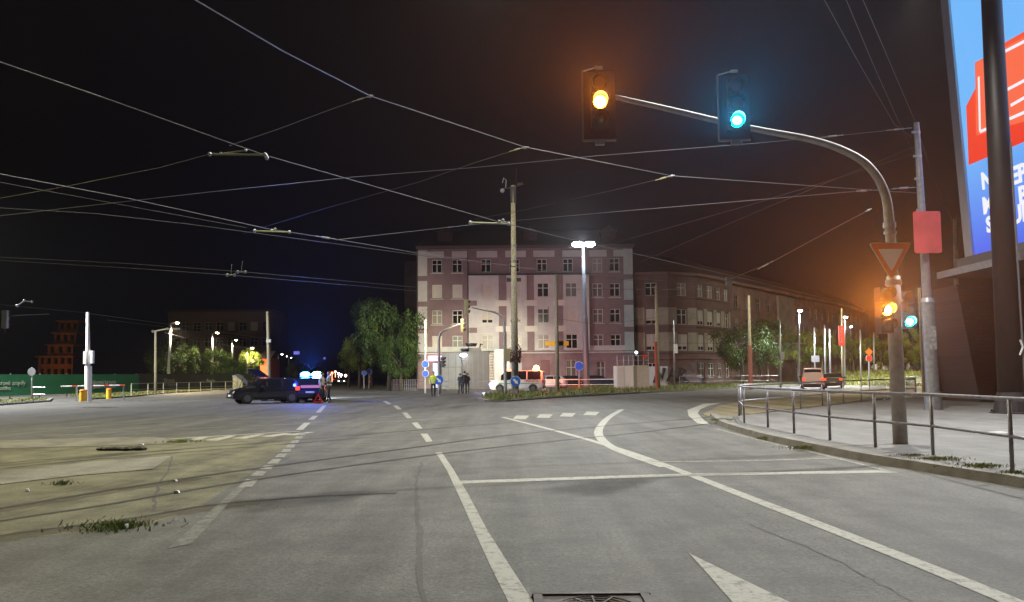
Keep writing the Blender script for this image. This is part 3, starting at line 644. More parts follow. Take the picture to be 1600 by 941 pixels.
b = MB(); fbox(b, fk, kx(772), kx(796), .3, kz(546), -.3, .0); b.build('side_board', CREAM, kk)
b = MB(); fbox(b, fk, kx(733), kx(751), kz(550), kz(544), -1.5, -.4); b.build('roof_unit', DARKM, kk)
b = MB(); c = Vector((kx(736), Yk+.6, kz(541))); b.tube([c, c+Vector((0, 0, .35))], [.55, .75], 14); b.tube([Vector((kx(749), Yk+.6, kz(545))), Vector((kx(751), Yk+.6, kz(537.5))), Vector((kx(754), Yk+.6, kz(538)))], .09, 6); b.build('vent_hood', DARKM, kk)
c = Vector((kx(725), Yk-1.0, kz(555.5))); b = MB(); b.sphere(c, .28, 12, 8, (1.5, .8, .7)); lamp_ = b.build('wall_lamp', emis('kiosk_lamp_glow', (1, .97, .9), 14), kk); light('kiosk_lamp_light', c+Vector((0, -.8, -.3)), 90, WHITE, 'POINT', .2)
# --- white site container with roof rail
Yc = 76; cx2 = lambda px: G(px, Yc, 1).x; cz2 = lambda py: D(990, py, Yc).z; fc = lambda s, z, o=0: Vector((s, Yc-o, z))
ct = thing('site_container', 'white portable cabin with door and a railing on its roof behind the grass median', 'cabin', (cx2(990), Yc, 0))
b = MB(); fbox(b, fc, cx2(964), cx2(990), .12, cz2(571.5), -2.5, 0); b.build('white_cabin', WHT, ct)
b = MB(); fbox(b, fc, cx2(990.5), cx2(1015), .12, cz2(571), -2.5, -.2); b.build('beige_cabin', mat('beige_panel', (.42, .38, .33), .7, var=.1), ct)
b = MB(); fbox(b, fc, cx2(966), cx2(975), .2, cz2(574), 0, .04); b.build('door', mat('door_white', (.62, .62, .62), .6), ct)
b = MB()
for px in (965, 975, 983, 990, 998, 1006, 1014): b.tube([Vector((cx2(px), Yc+.1, cz2(571))), Vector((cx2(px), Yc+.1, cz2(556 if px != 1014 else 550)))], .03, 6)
for py in (556, 563): b.tube([Vector((cx2(965), Yc+.1, cz2(py))), Vector((cx2(1014), Yc+.1, cz2(py)))], .025, 6)
b.build('roof_railing', STEEL, ct)
b = MB(); b.sphere((cx2(995), Yc, cz2(551)), .13, 10, 6); b.build('work_lamp', emis('work_lamp_glow', (.9, .95, 1), 12), ct)
b = MB(); fbox(b, fc, cx2(1005), cx2(1011), cz2(559), cz2(554.5), -.05, .02); b.build('red_plate', RED, ct)
# graffiti wall
gw = MB(); fbox(gw, fc, cx2(1020), cx2(1082), 0, cz2(571), -12.2, -12); gwo = gw.build('graffiti_wall', mat('pale_wall', (.42, .42, .45), .8, var=.1), origin=(cx2(1050), Yc+12, 0)); tag(gwo, 'low pale wall covered in black and white graffiti behind the median', 'wall')
b = MB()
for q in ([(1024, 598), (1030, 577), (1036, 592), (1040, 575)], [(1045, 596), (1052, 576), (1059, 596), (1055, 587), (1047, 587)], [(1063, 596), (1065, 575), (1074, 580), (1066, 586), (1077, 598)]):
    b.tube([Vector((cx2(x)*1.15, Yc+11.9, D(1050, y, Yc+12).z)) for x, y in q], .22, 5)
b.build('spray_lettering', BLK, gwo)

# --- green hoarding on the left
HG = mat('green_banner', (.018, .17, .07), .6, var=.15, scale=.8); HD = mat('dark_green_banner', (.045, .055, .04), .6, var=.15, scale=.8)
h0, h1, h2 = G(-260, 50), G(0, 62), G(217, 78); h3 = G(392, 100)
Lh, dh, nh, fh = seg_fn((h1.x, h1.y), (h2.x, h2.y)); zt_ = 1.95
ho = thing('green_hoarding', 'bright green construction hoarding with pale slogans along the left footway', 'hoarding', (h1.x, h1.y, 0))
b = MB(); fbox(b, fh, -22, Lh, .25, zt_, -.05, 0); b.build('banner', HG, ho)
b = MB()
for s in np.arange(-20, Lh, 3): fbox(b, fh, s, s+.08, 0, zt_+.05, -.14, -.055)
build_each(b, 'post', STEEL, ho)
PALE = mat('pale_lettering', (.42, .46, .36), .7)
for s, z, t in ((.5, 1.25, 'Priestorové zmysly'), (.2, .85, 'a pozitíva'), (Lh-5.0, 1.2, 'Príjemné bývanie'), (Lh-4.9, .78, 'v parku v Bratislave')):
    text('slogan', t, PALE, .50 if z > 1 else .42, face_M(fh(s, z, .012)-ho.location, dh, (0, 0, 1)), ho, .004, bold=.006)
Lh2, dh2, nh2, fh2 = seg_fn((h2.x, h2.y), (h3.x, h3.y))
hd = thing('dark_hoarding', 'dark hoarding panels continuing the green hoarding to the right', 'hoarding', (h2.x, h2.y, 0))
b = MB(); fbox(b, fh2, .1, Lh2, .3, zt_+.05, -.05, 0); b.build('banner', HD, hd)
for s, z, t in ((5.0, 1.3, 'Bývanie'), (5.2, .85, 'v meste'), (13, 1.2, 'Ponuka')): text('slogan', t, PALE, .6, face_M(fh2(s, z, .012)-hd.location, dh2, (0, 0, 1)), hd, .004)

# ------------------------------------------------------------------ trees
BARK = mat('tree_bark', (.06, .05, .035), .9, var=.4, scale=8, bump=.6)
def leafmat(name, c1, c2):
    m = bpy.data.materials.new(name); m.use_nodes = True; n = m.node_tree; b = n.nodes['Principled BSDF']; L = n.links
    tc = n.nodes.new('ShaderNodeTexCoord'); t = n.nodes.new('ShaderNodeTexNoise'); t.inputs['Scale'].default_value = 1.1; t.inputs['Detail'].default_value = 8
    L.new(tc.outputs['Object'], t.inputs[0]); cr = n.nodes.new('ShaderNodeValToRGB'); cr.color_ramp.elements[0].position = .38; cr.color_ramp.elements[1].position = .62
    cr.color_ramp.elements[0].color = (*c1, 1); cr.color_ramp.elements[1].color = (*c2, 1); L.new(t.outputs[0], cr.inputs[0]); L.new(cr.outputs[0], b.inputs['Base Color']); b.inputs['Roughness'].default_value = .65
    tr = n.nodes.new('ShaderNodeBsdfTranslucent'); L.new(cr.outputs[0], tr.inputs[0]); ms = n.nodes.new('ShaderNodeMixShader'); ms.inputs[0].default_value = .35
    L.new(b.outputs[0], ms.inputs[1]); L.new(tr.outputs[0], ms.inputs[2]); L.new(ms.outputs[0], n.nodes['Material Output'].inputs[0]); return m
LEAF = leafmat('leaves', (.018, .042, .008), (.05, .09, .014)); LEAF_LIT = leafmat('lamplit_leaves', (.06, .10, .01), (.16, .21, .02))  # lamplight is painted into the brighter, yellower copy of the leaf colours
def crown_mesh(name, seed, n, m, R_=1.0, flat=.85, leaf=.05, clumps=46):
    g_ = np.random.default_rng(seed)
    cl = g_.normal(size=(clumps, 3)); cl /= np.linalg.norm(cl, axis=1)[:, None]; cl *= (g_.uniform(.35, .98, clumps)**.6)[:, None]; cl[:, 2] *= flat
    cr_ = g_.uniform(.09, .27, clumps); w = cr_**2; idx = g_.choice(clumps, n, p=w/w.sum())
    d = g_.normal(size=(n, 3)); d /= np.linalg.norm(d, axis=1)[:, None]; c = cl[idx]+d*(cr_[idx]*g_.uniform(.45, 1.15, n))[:, None]
    c[:, 2] -= .12*(g_.random(n)**3)
    a = g_.normal(size=(n, 3)); a /= np.linalg.norm(a, axis=1)[:, None]; b_ = np.cross(a, d+.01); b_ /= np.linalg.norm(b_, axis=1)[:, None]
    s = leaf*g_.uniform(.5, 1.3, n)[:, None]; V = np.empty((n*4, 3)); V[0::4] = c-a*s; V[1::4] = c+b_*s*.55; V[2::4] = c+a*s; V[3::4] = c-b_*s*.55; V *= R_
    me = bpy.data.meshes.new(name); me.vertices.add(n*4); me.vertices.foreach_set('co', V.ravel()); me.loops.add(n*4); me.loops.foreach_set('vertex_index', np.arange(n*4))
    me.polygons.add(n); me.polygons.foreach_set('loop_start', np.arange(0, n*4, 4)); me.polygons.foreach_set('loop_total', np.full(n, 4)); me.materials.append(m); me.update(calc_edges=True); return me
CR = [crown_mesh('crown', 11, 11000, LEAF, leaf=.032, clumps=70), crown_mesh('crown', 12, 12000, LEAF, flat=1.1, leaf=.032, clumps=80), crown_mesh('crown', 13, 8000, LEAF_LIT, leaf=.036, clumps=44)]
def tree(label, px, Y, r, zc, kind=0, group='street trees', name='street_tree', squash=1.0, lean=0.0, z0=0.0):
    base = G(px, Y, z0); t = thing(name, label, 'tree', base, random.uniform(0, 6.28), group)
    b = MB(); tr = max(.14, r*.06); top = Vector((lean, 0, zc)); b.tube([(0, 0, -.05), (lean*.2, .05, (zc-r*.6)*.5), (lean*.6, 0, zc-r*.45), top], [tr*1.3, tr, tr*.8, tr*.3], 8)
    for k in range(6):
        a = k*1.05+random.random(); z = zc-r*.55+random.random()*r*.5
        b.tube([(lean*.5, 0, z-r*.25), (math.cos(a)*r*.35, math.sin(a)*r*.35, z+r*.15), (math.cos(a)*r*.7, math.sin(a)*r*.7, z+r*.4)], [tr*.5, tr*.32, tr*.1], 6)
    b.build('trunk', BARK, t, local=True, smooth=True)
    c = bpy.data.objects.new('crown', CR[kind]); COL.objects.link(c); c.parent = t; c.location = top; c.scale = (r, r, r*squash); return t
def tp(px, py_c, rpx, Y): return dict(px=px, Y=Y, r=rpx/F*Y, zc=D(px, py_c, Y).z)
tree('big dark street tree hanging over the footway beside the pink building', **tp(608, 528, 54, 84), kind=0, squash=1.3)
tree('tall dark tree behind the front tree at the mouth of the side street', **tp(580, 520, 40, 104), kind=1, squash=1.25)
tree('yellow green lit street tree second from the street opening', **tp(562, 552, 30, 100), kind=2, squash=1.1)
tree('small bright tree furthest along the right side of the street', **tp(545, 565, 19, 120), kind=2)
tree('drooping lit tree touching the footway railing', **tp(626, 556, 33, 80), kind=0, squash=1.25)
G2 = 'trees along the left side street'
tree('dim tree behind the second left street lamp', **tp(340, 566, 27, 108), kind=0, group=G2)
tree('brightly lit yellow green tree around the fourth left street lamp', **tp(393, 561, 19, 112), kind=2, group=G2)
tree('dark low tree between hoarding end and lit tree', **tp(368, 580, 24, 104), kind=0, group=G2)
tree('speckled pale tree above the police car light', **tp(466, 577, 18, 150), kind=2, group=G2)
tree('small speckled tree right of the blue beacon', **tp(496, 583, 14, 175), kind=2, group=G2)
tree('tree crown behind the tall concrete pole by the dark car', **tp(440, 585, 16, 170), kind=0, group=G2)
tree('black tree mass behind the dark hoarding', **tp(270, 560, 38, 112), kind=0, group=G2)
G3 = 'trees in front of the right apartment block'
tree('broad dark green tree in front of the rounded corner house', **tp(1160, 540, 48, 92), kind=0, group=G3, squash=.95)
tree('round tree right of the broad one, trunk leaning', **tp(1200, 535, 34, 96), kind=1, group=G3)
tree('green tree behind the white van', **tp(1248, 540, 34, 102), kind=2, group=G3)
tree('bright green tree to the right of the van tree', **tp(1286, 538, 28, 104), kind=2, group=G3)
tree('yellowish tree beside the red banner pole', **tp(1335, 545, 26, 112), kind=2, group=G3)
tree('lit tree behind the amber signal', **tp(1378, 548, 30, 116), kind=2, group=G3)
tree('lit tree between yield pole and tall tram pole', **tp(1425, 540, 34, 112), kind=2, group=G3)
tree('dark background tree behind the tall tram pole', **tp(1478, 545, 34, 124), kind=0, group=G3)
tree('dark tree left of the brick pier', **tp(1520, 550, 34, 120), kind=1, group=G3)

# ------------------------------------------------------------------ poles
def world_len(px, Y): return px/F*Y
def ppole(name, label, cat, base, top_px, Y, w0, w1, m, group=None, single=True, z0=0.0, n=14, extra=None):
    """leaning pole from ground column base px at distance Y to pixel top_px; widths in photo pixels"""
    b0 = G(base, Y, z0); t0 = D(top_px[0], top_px[1], Y); r0, r1 = world_len(w0, Y)/2, world_len(w1, Y)/2
    if single:
        b = MB(); b.tube([b0-Vector((0, 0, .02)), b0+(t0-b0)*.5, t0], [r0, (r0+r1)/2, r1], n); 
        if extra: extra(b, b0, t0)
        return tag(b.build(name, m, origin=b0, smooth=True), label, cat, group)
    t = thing(name, label, cat, b0, 0, group); b = MB(); b.tube([b0-Vector((0, 0, .02)), b0+(t0-b0)*.5, t0], [r0, (r0+r1)/2, r1], n)
    if extra: extra(b, b0, t0)
    b.build('pole', m, t, smooth=True); t['_t'] = tuple(t0); return t
def lens_glow(name, loc, col, es, r, parent=None):
    b = MB(); b.sphere(loc, r, 12, 8); return b.build(name, emis('glow_'+name+'_%d_%d_%d_%d' % (col[0]*99, col[1]*99, col[2]*99, es), col, es), parent)

# big stepped tram span pole with pink notice
Yp = 29.0; b0 = G(1459, Yp, .12); t0 = D(1432, 192, Yp); mid = b0.lerp(t0, (t0.z and (D(1450, 470, Yp).z-b0.z)/(t0.z-b0.z)))
tpole = thing('tram_span_pole', 'tall grey stepped tram span pole with bolted bands, carrying the pink board at its middle', 'tram pole', b0)
b = MB(); b.tube([b0-Vector((0, 0, .02)), b0+(t0-b0)*.06], .30, 18); b.tube([b0+(t0-b0)*.0605, mid], [.235, .225], 18); b.build('lower_tube', STEEL, tpole, smooth=False)
b = MB(); b.tube([mid, t0], [.165, .095], 16); b.build('upper_tube', STEEL, tpole, smooth=False)
b = MB(); b.tube([mid-Vector((0, 0, .06)), mid+Vector((0, 0, .10))], [.245, .2], 18)
for f_ in (.69, .80, .88, .965): c = b0.lerp(t0, f_); b.tube([c-Vector((0, 0, .05)), c+Vector((0, 0, .05))], .15-.04*f_, 12); b.box(c+Vector((-.14, -.05, 0)), (.16, .06, .08))
b.build('clamp_band', mat('clamp_metal', (.45, .46, .48), .4, .7), tpole)
b = MB(); c = b0.lerp(t0, .235); b.box(c+Vector((0, -.232, .1)), (.26, .01, .85)); b.build('paper_notice', mat('torn_notice', (.30, .30, .31), .9, var=.5, scale=9), tpole)
c = D(1449, 363, Yp-.3); bd = thing('red_notice_board', 'coral pink rounded board fixed to the tall grey tram pole', 'sign', c)
b = MB(); w2, h2 = world_len(21, Yp), world_len(33, Yp); q = []
for (cx_, cz_), a0 in zip(((w2-.08, h2-.08), (-w2+.08, h2-.08), (-w2+.08, -h2+.08), (w2-.08, -h2+.08)), (0, 90, 180, 270)):
    for k in range(5): a = R(a0+k*22.5); q.append((cx_+.08*math.cos(a), cz_+.08*math.sin(a)))
b.prism(q, .03, -.03, lambda x, z, o: c+Vector((x, o, z))); b.build('board', mat('coral_board', (.60, .085, .09), .5, var=.25, scale=1.2), bd)
b = MB(); b.box(c+Vector((0, .1, .3)), (.1, .16, .06)); b.box(c+Vector((0, .1, -.3)), (.1, .16, .06)); b.build('bracket', STEEL, bd)

# dark column in front of the screen
Yb = 26.0; b0 = G(1582, Yb, .12); t0 = D(1536, -260, Yb)
bc = thing('black_column', 'thick black tapering steel column with flared foot in front of the advertising screen', 'column', b0)
b = MB(); b.tube([b0, b0+(t0-b0)*.4, t0], [.40, .35, .27], 24); b.build('shaft', mat('column_black', (.014, .014, .016), .5, .2, var=.3, scale=2), bc, smooth=True)
b = MB(); b.tube([b0, b0+Vector((0, 0, .03)), b0+Vector((0, 0, .06)), b0+Vector((-.02, 0, .7))], [.66, .66, .56, .405], 24)
for k in range(8): a = k*math.pi/4; b.cyl(b0+Vector((math.cos(a)*.6, math.sin(a)*.6, .06)), .03, .09, n=6)
b.build('foot', DARKM, bc)
b = MB()
for f_ in (.18, .36, .54, .72): c = b0.lerp(t0, f_); b.tube([c-Vector((0, 0, .012)), c+Vector((0, 0, .012))], .40-.06*f_/.4+.0, 24)
b.build('joint_ring', DARKM, bc)
b = MB(); b.tube([b0+Vector((.18, -.44, .4)), b0+(t0-b0)*.45+Vector((.16, -.36, 0))], .035, 6); b.build('cable_duct', mat('duct_grey', (.10, .10, .11), .5), bc)
b = MB(); b.tube([b0+Vector((.05, -.44, 1.9)), b0+Vector((.12, -.5, 2.15)), b0+Vector((.04, -.5, 2.4))], .03, 6); b.build('hook', WHT, bc)

# advertising screen on canopy with brick pier
XW = G(1526, 32.6, 5).x
def scr(Y, z, o=0.0):       # screen plane, leaning slightly to the road; o towards the viewer's side (-X)
    return Vector((XW-.05*(z-6)-o, Y, z))
ZB, ZTp, YA, YZ = D(1526, 399, 32.6).z, 18.5, 32.6, 23.0
ad = thing('advertising_screen', 'huge lit blue and red advertising screen in a grey frame above the canopy', 'screen', scr(YA, ZB))
def sprism(poly, o0, o1, name, m, parent=ad):
    b = MB(); b.prism(poly, o0, o1, lambda y, z, o: scr(y, z, o)); return b.build(name, m, parent)
def glowmat(name, ca, cb, za, zb_, s):
    m = bpy.data.materials.new(name); m.use_nodes = True; n = m.node_tree; b = n.nodes['Principled BSDF']; L = n.links; b.inputs['Base Color'].default_value = (.02, .02, .02, 1)
    tc = n.nodes.new('ShaderNodeTexCoord'); sp = n.nodes.new('ShaderNodeSeparateXYZ'); L.new(tc.outputs['Object'], sp.inputs[0]); mr = n.nodes.new('ShaderNodeMapRange'); mr.inputs[1].default_value = za; mr.inputs[2].default_value = zb_
    L.new(sp.outputs[2], mr.inputs[0]); cr = n.nodes.new('ShaderNodeValToRGB'); cr.color_ramp.elements[0].color = (*ca, 1); cr.color_ramp.elements[1].color = (*cb, 1); L.new(mr.outputs[0], cr.inputs[0]); L.new(cr.outputs[0], b.inputs['Emission Color']); b.inputs['Emission Strength'].default_value = s; return m
HS = ZTp-ZB
sprism([(YA, ZB), (YZ, ZB), (YZ, ZTp), (YA, ZTp)], -.25, 0, 'screen_face', glowmat('screen_blue', (.05, .13, .85), (.17, .50, 1.0), 0, 4.4, .95))
fr_ = MB()
for poly in ([(YA, ZB-.2), (YA+.55, ZB-.2), (YA+.55, ZTp+.3), (YA, ZTp+.3)], [(YA+.55, ZB-.5), (YZ-.2, ZB-.5), (YZ-.2, ZB-.02), (YA+.55, ZB-.02)]): fr_.prism(poly, -.35, .10, lambda y, z, o: scr(y, z, o))
fr_.build('frame', mat('screen_frame_grey', (.62, .63, .62), .5, .3), ad)
def zsc(py, px, Y): return D(px, py, Y).z
def scp(px, py):            # pixel -> point (Y,z) of the screen plane
    d = ray(px, py); # C0+d*t with x = XW-.05*(z-6)
    t = (XW+.3-.05*CAMH)/(d.x+.05*d.z); p = C0+d*t; return (p.y, p.z)
RB = glowmat('screen_red', (.85, .035, .015), (1.0, .10, .03), 3, 8, .95)
pr = [scp(1510, 166), scp(1514, 258), scp(1600, 222), scp(1640, 205), scp(1640, 20), scp(1600, 50), scp(1558, 74)]
sprism(pr, .0, .012, 'red_card', RB)
WG = emis('screen_white', (.9, .92, 1.0), .95); CO = emis('screen_coral', (1.0, .16, .07), .95)
sprism([scp(1526, 212), scp(1524, 98), scp(1655, 30), scp(1668, 165), scp(1600, 190)], .012, .018, 'coral_card', CO)
def sbar(a, c, wpx):
    (y0, z0), (y1, z1) = scp(*a), scp(*c); L_ = math.hypot(y1-y0, z1-z0); ny, nz = -(z1-z0)/L_*wpx, (y1-y0)/L_*wpx
    return [(y0-ny, z0-nz), (y1-ny, z1-nz), (y1+ny, z1+nz), (y0+ny, z0+nz)]
for a, c in (((1532, 205), (1530, 120)), ((1532, 206), (1660, 150)), ((1562, 85), (1650, 40)), ((1575, 140), (1650, 100)), ((1580, 165), (1650, 125))): sprism(sbar(a, c, .06), .018, .024, 'card_outline', WG)
for s_, px, py, sz in (('N', 1543, 282, .78), ('LEP', 1586, 276, .78), ('M', 1545, 321, .78), ('E B', 1590, 309, .78), ('S', 1547, 352, .72), ('UI', 1592, 336, .78)):
    y_, z_ = scp(px, py); text('screen_lettering', s_, WG, sz*1.2, face_M(scr(y_, z_, .03)-ad.location, (0, -1, .0), (-.05, 0, 1)), ad, .01, bold=.035)
# light given off by the screen
al = bpy.data.lights.new('screen_light', 'AREA'); al.shape = 'RECTANGLE'; al.size = 8; al.size_y = 9; al.energy = 160; al.color = (.55, .6, 1.0); ao = bpy.data.objects.new('screen_light', al); COL.objects.link(ao); ao.location = scr(28, 11, .5); ao.rotation_euler = (Vector((-1, -.1, -.45))).to_track_quat('-Z', 'Y').to_euler()
# canopy and pier
Xc = G(1466, 33.2, 5.5).x; zc0 = D(1466, 436, 33.2).z; can = thing('canopy_building', 'flat canopy roof with pale fascia on a tapering dark brick pier under the advertising screen', 'kiosk', (Xc+2, 30, 0))
b = MB(); b.box((Xc+4.0, 28.2, zc0+.13), (8.0, 10.0, .22)); b.build('canopy_slab', mat('canopy_soffit', (.05, .045, .045), .8), can)
b = MB(); b.box((Xc-.02, 28.2, zc0+.14), (.05, 10.05, .28)); b.build('fascia', mat('fascia_grey', (.30, .30, .32), .6, var=.15), can)
b = MB(); b.box((Xc+2.0, 28.2, zc0+.55), (2.6, 9.6, .5)); b.build('screen_plinth', mat('plinth_grey', (.16, .16, .17), .7), can)
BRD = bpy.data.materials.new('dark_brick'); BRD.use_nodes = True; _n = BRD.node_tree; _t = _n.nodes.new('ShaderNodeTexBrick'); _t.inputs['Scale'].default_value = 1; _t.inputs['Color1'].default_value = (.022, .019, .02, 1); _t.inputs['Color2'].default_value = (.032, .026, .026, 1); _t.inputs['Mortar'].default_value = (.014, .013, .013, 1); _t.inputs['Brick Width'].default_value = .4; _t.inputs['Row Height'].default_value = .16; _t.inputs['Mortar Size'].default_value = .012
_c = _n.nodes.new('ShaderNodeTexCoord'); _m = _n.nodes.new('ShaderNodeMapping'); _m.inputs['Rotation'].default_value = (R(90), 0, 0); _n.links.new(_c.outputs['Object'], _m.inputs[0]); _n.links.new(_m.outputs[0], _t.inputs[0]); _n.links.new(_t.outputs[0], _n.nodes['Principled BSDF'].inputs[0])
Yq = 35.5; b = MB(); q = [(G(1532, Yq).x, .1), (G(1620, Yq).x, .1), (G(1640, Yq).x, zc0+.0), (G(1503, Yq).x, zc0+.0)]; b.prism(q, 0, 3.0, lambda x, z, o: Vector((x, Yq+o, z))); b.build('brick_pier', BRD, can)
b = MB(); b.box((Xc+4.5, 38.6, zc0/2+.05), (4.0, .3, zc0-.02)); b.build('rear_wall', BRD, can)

# ------------------------------------------------------------------ main signal mast on the right
Ym = 15.3; mb_ = G(1407, Ym, .12); bend = D(1390, 352, Ym)
ms = thing('signal_mast', 'grey signal mast with long curved arm reaching over the lanes, standing behind the railing', 'signal mast', mb_)
b = MB(); b.tube([mb_-Vector((0, 0, .03)), mb_.lerp(bend, .55), D(1396, 432, Ym)], [.135, .13, .125], 18); b.build('post', GREYP, ms, smooth=True)
arm = [D(1396, 440, Ym), D(1390, 352, Ym), D(1383, 303, Ym-.02), D(1362, 265, Ym-.08), D(1328, 240, Ym-.15), D(1270, 219, Ym-.3), D(1165, 199, Ym-.6), D(1050, 172, Ym-.95), D(958, 151, Ym-1.25)]
arm = smooth_pts(arm, 5); b = MB(); b.tube(arm, [.10-.055*i/(len(arm)-1) for i in range(len(arm))], 16); b.build('arm', GREYP, ms, smooth=True)
b = MB(); b.tube([D(1396, 446, Ym), D(1396, 438, Ym)], .15, 18); b.tube([D(1390, 356, Ym), D(1389.7, 348, Ym)], .118, 16); b.tube([D(1391, 366, Ym), D(1391, 362, Ym)], .118, 16); b.build('collar', STEEL, ms)
# ring of lens colours
AMB = emis('amber_lens', (1.0, .34, .02), 55); AMBI = emis('amber_core', (1.0, .75, .3), 40); CYA = emis('green_lens', (.0, .80, .85), 26); OFFR = mat('red_lens_off', (.10, .008, .006), .25); OFFA = mat('amber_lens_off', (.10, .05, .004), .25); OFFG = mat('green_lens_off', (.004, .06, .04), .25)
def signal(name, label, centre, yaw, lit, w=.30, sp=.33, board=True, order='rag', back=None, group=None, hood=BLK, extra=True):
    """three-lens head; front = -y local. lit: None/'r'/'a'/'g'"""
    t = thing(name, label, 'traffic light', centre, yaw, group); b = MB(); hh = sp*3
    for k in range(3): b.box((0, 0, (1-k)*sp), (w, .20, sp-.012)); 
    b.build('housing', hood, t, local=True)
    if board: 
        b = MB(); b.box((0, .11, 0), (w+.26, .02, hh+.26)); b.build('backboard', mat('backboard_dark', (.018, .018, .02), .7), t, local=True)
        b = MB()
        b.box((-(w+.27)/2, .11, 0), (.025, .045, hh+.28)); b.box((0, .11, -(hh+.28)/2), (w+.27, .045, .03)); b.box((-.0, .06, -(hh+.30)/2-.04), (.16, .10, .09)); b.build('edge_trim', mat('trim_grey', (.16, .155, .14), .5), t, local=True)
        b = MB(); b.tube([(-(w+.27)/2, .11, (hh+.28)/2), (-.05, .02, (hh+.3)/2+.02)], .012, 6); b.cyl((.0, .02, (hh+.3)/2+.02), .03, .12, 'x', 8); b.build('detector', WHT, t, local=True)
    for k, ch in enumerate('rag'):
        z = (1-k)*sp; on = (ch == lit); m_ = {'r': OFFR, 'a': OFFA, 'g': OFFG}[ch] if not on else {'r': emis('red_lens_on', (1, .04, .02), 12), 'a': AMB, 'g': CYA}[ch]
        b = MB(); b.sphere((0, -.10, z), sp*.36, 16, 8, (1, .28, 1)); ln = b.build('lens', m_, t, local=True, smooth=True)
        if on: b = MB(); b.sphere((0, -.125, z), sp*.24, 14, 8, (1, .28, 1)); b.build('lamp_core', AMBI if ch == 'a' else emis('green_core', (.65, 1, .98), 30), ln, local=True, smooth=True)
        b = MB(); rr = sp*.42; ring = []
        for j in range(13): a = R(-30+20*j); ring.append((math.cos(a)*rr, math.sin(a)*rr))
        for j in range(12):
            (x1, z1), (x2, z2) = ring[j], ring[j+1]; o1, o2 = .10+.10*math.sin(max(0, R(-30+20*j+30)*.75)), .10+.10*math.sin(max(0, R(-30+20*(j+1)+30)*.75))
            vs = [(x1, -.09, z+z1), (x2, -.09, z+z2), (x2, -.09-o2, z+z2), (x1, -.09-o1, z+z1)]; b.add(vs+[(v[0]*.96, v[1], z+(v[2]-z)*.96) for v in vs], [(0, 1, 2, 3), (7, 6, 5, 4), (3, 2, 6, 7)])
        b.build('visor', BLK, t, local=True)
    return t
HA = D(937, 162, Ym-1.75); HG_ = D(1149, 165, Ym-1.0)
s1 = signal('traffic_light', 'overhead signal lit amber at the tip of the curved arm', HA, R(-2), 'a', w=.31, sp=.325)
s2 = signal('traffic_light', 'overhead signal lit turquoise green halfway along the curved arm', HG_, R(-4), 'g', w=.31, sp=.325)
b = MB(); b.box(D(948, 156, Ym-1.5), (.08, .36, .1)); b.build('bracket', GREYP, s1); b = MB(); b.box(D(1152, 193, Ym-.8), (.08, .3, .1)); b.build('bracket', GREYP, s2)
s3 = signal('traffic_light', 'low signal lit amber on the left side of the signal mast below the yield sign', D(1381, 485, Ym-.15), R(8), 'a', w=.26, sp=.30, board=False)
s4 = signal('traffic_light', 'low signal lit turquoise green on the right side of the signal mast', D(1418, 484, Ym+.25), R(-12), 'g', w=.24, sp=.25, board=False)
for s_, px, py in ((s3, 1389, 462), (s4, 1410, 470)):
    b = MB(); b.tube([D(px-6, py, Ym), D(px+6, py, Ym)], .025, 8); b.tube([D(px-6, py+50, Ym), D(px+6, py+50, Ym)], .025, 8); b.build('bracket', GREYP, s_)
def glow_light(px, py, Y, col, e, up_=2.2, size=.05): p_ = D(px, py, Y); light('lens_light', p_, e, col, 'SPOT', size, p_+(C0+Vector((0, 0, up_))-p_).normalized(), 30, .9)
glow_light(937, 160, Ym-2.2, (1, .24, .004), 22000); glow_light(1150, 192, Ym-1.45, (.01, .40, .8), 24000); glow_light(1380, 484, Ym-.55, (1, .26, .004), 58000, 1.9); glow_light(1419, 502, Ym-.2, (.01, .6, .8), 9000, 1.9)
# yield sign
ys = thing('yield_sign', 'downward pointing red and white triangle yield sign on the signal mast', 'road sign', D(1392, 404, Ym-.17))
def rtri(cx_, cy_, w, h, r, Y, up=-1):
    pts = []; tri = [(-w/2, h*.42), (w/2, h*.42), (0, -h*.58)]
    for i, (x, z) in enumerate(tri):
        ax, az = tri[i-1]; bx_, bz_ = tri[(i+1) % 3]; d1 = Vector((ax-x, az-z)).normalized(); d2 = Vector((bx_-x, bz_-z)).normalized()
        for k in range(5): f_ = k/4; pts.append(((1-f_)**2*(x+d1.x*r)+2*f_*(1-f_)*x+f_**2*(x+d2.x*r), (1-f_)**2*(z+d1.y*r)+2*f_*(1-f_)*z+f_**2*(z+d2.y*r)))
    return pts[::-1]
c = Vector(ys.location)
def fnY(x, z, o): return c+Vector((x, o, z))
b = MB(); b.prism(rtri(0, 0, .84, .74, .08, 0), .02, 0, fnY); b.build('plate', mat('sign_cream_border', (.55, .50, .38), .5), ys)
b = MB(); b.prism(rtri(0, 0, .80, .70, .07, 0), -.001, -.006, fnY); b.build('red_border', mat('worn_sign_red', (.75, .10, .03), .5), ys)
b = MB(); b.prism(rtri(0, 0, .50, .44, .03, 0), -.007, -.012, fnY); b.build('white_field', mat('sign_field', (.80, .78, .70), .6), ys)
b = MB(); b.box(c+Vector((0, .07, .2)), (.3, .1, .04)); b.box(c+Vector((0, .07, -.1)), (.12, .1, .04)); b.build('clamp', STEEL, ys)

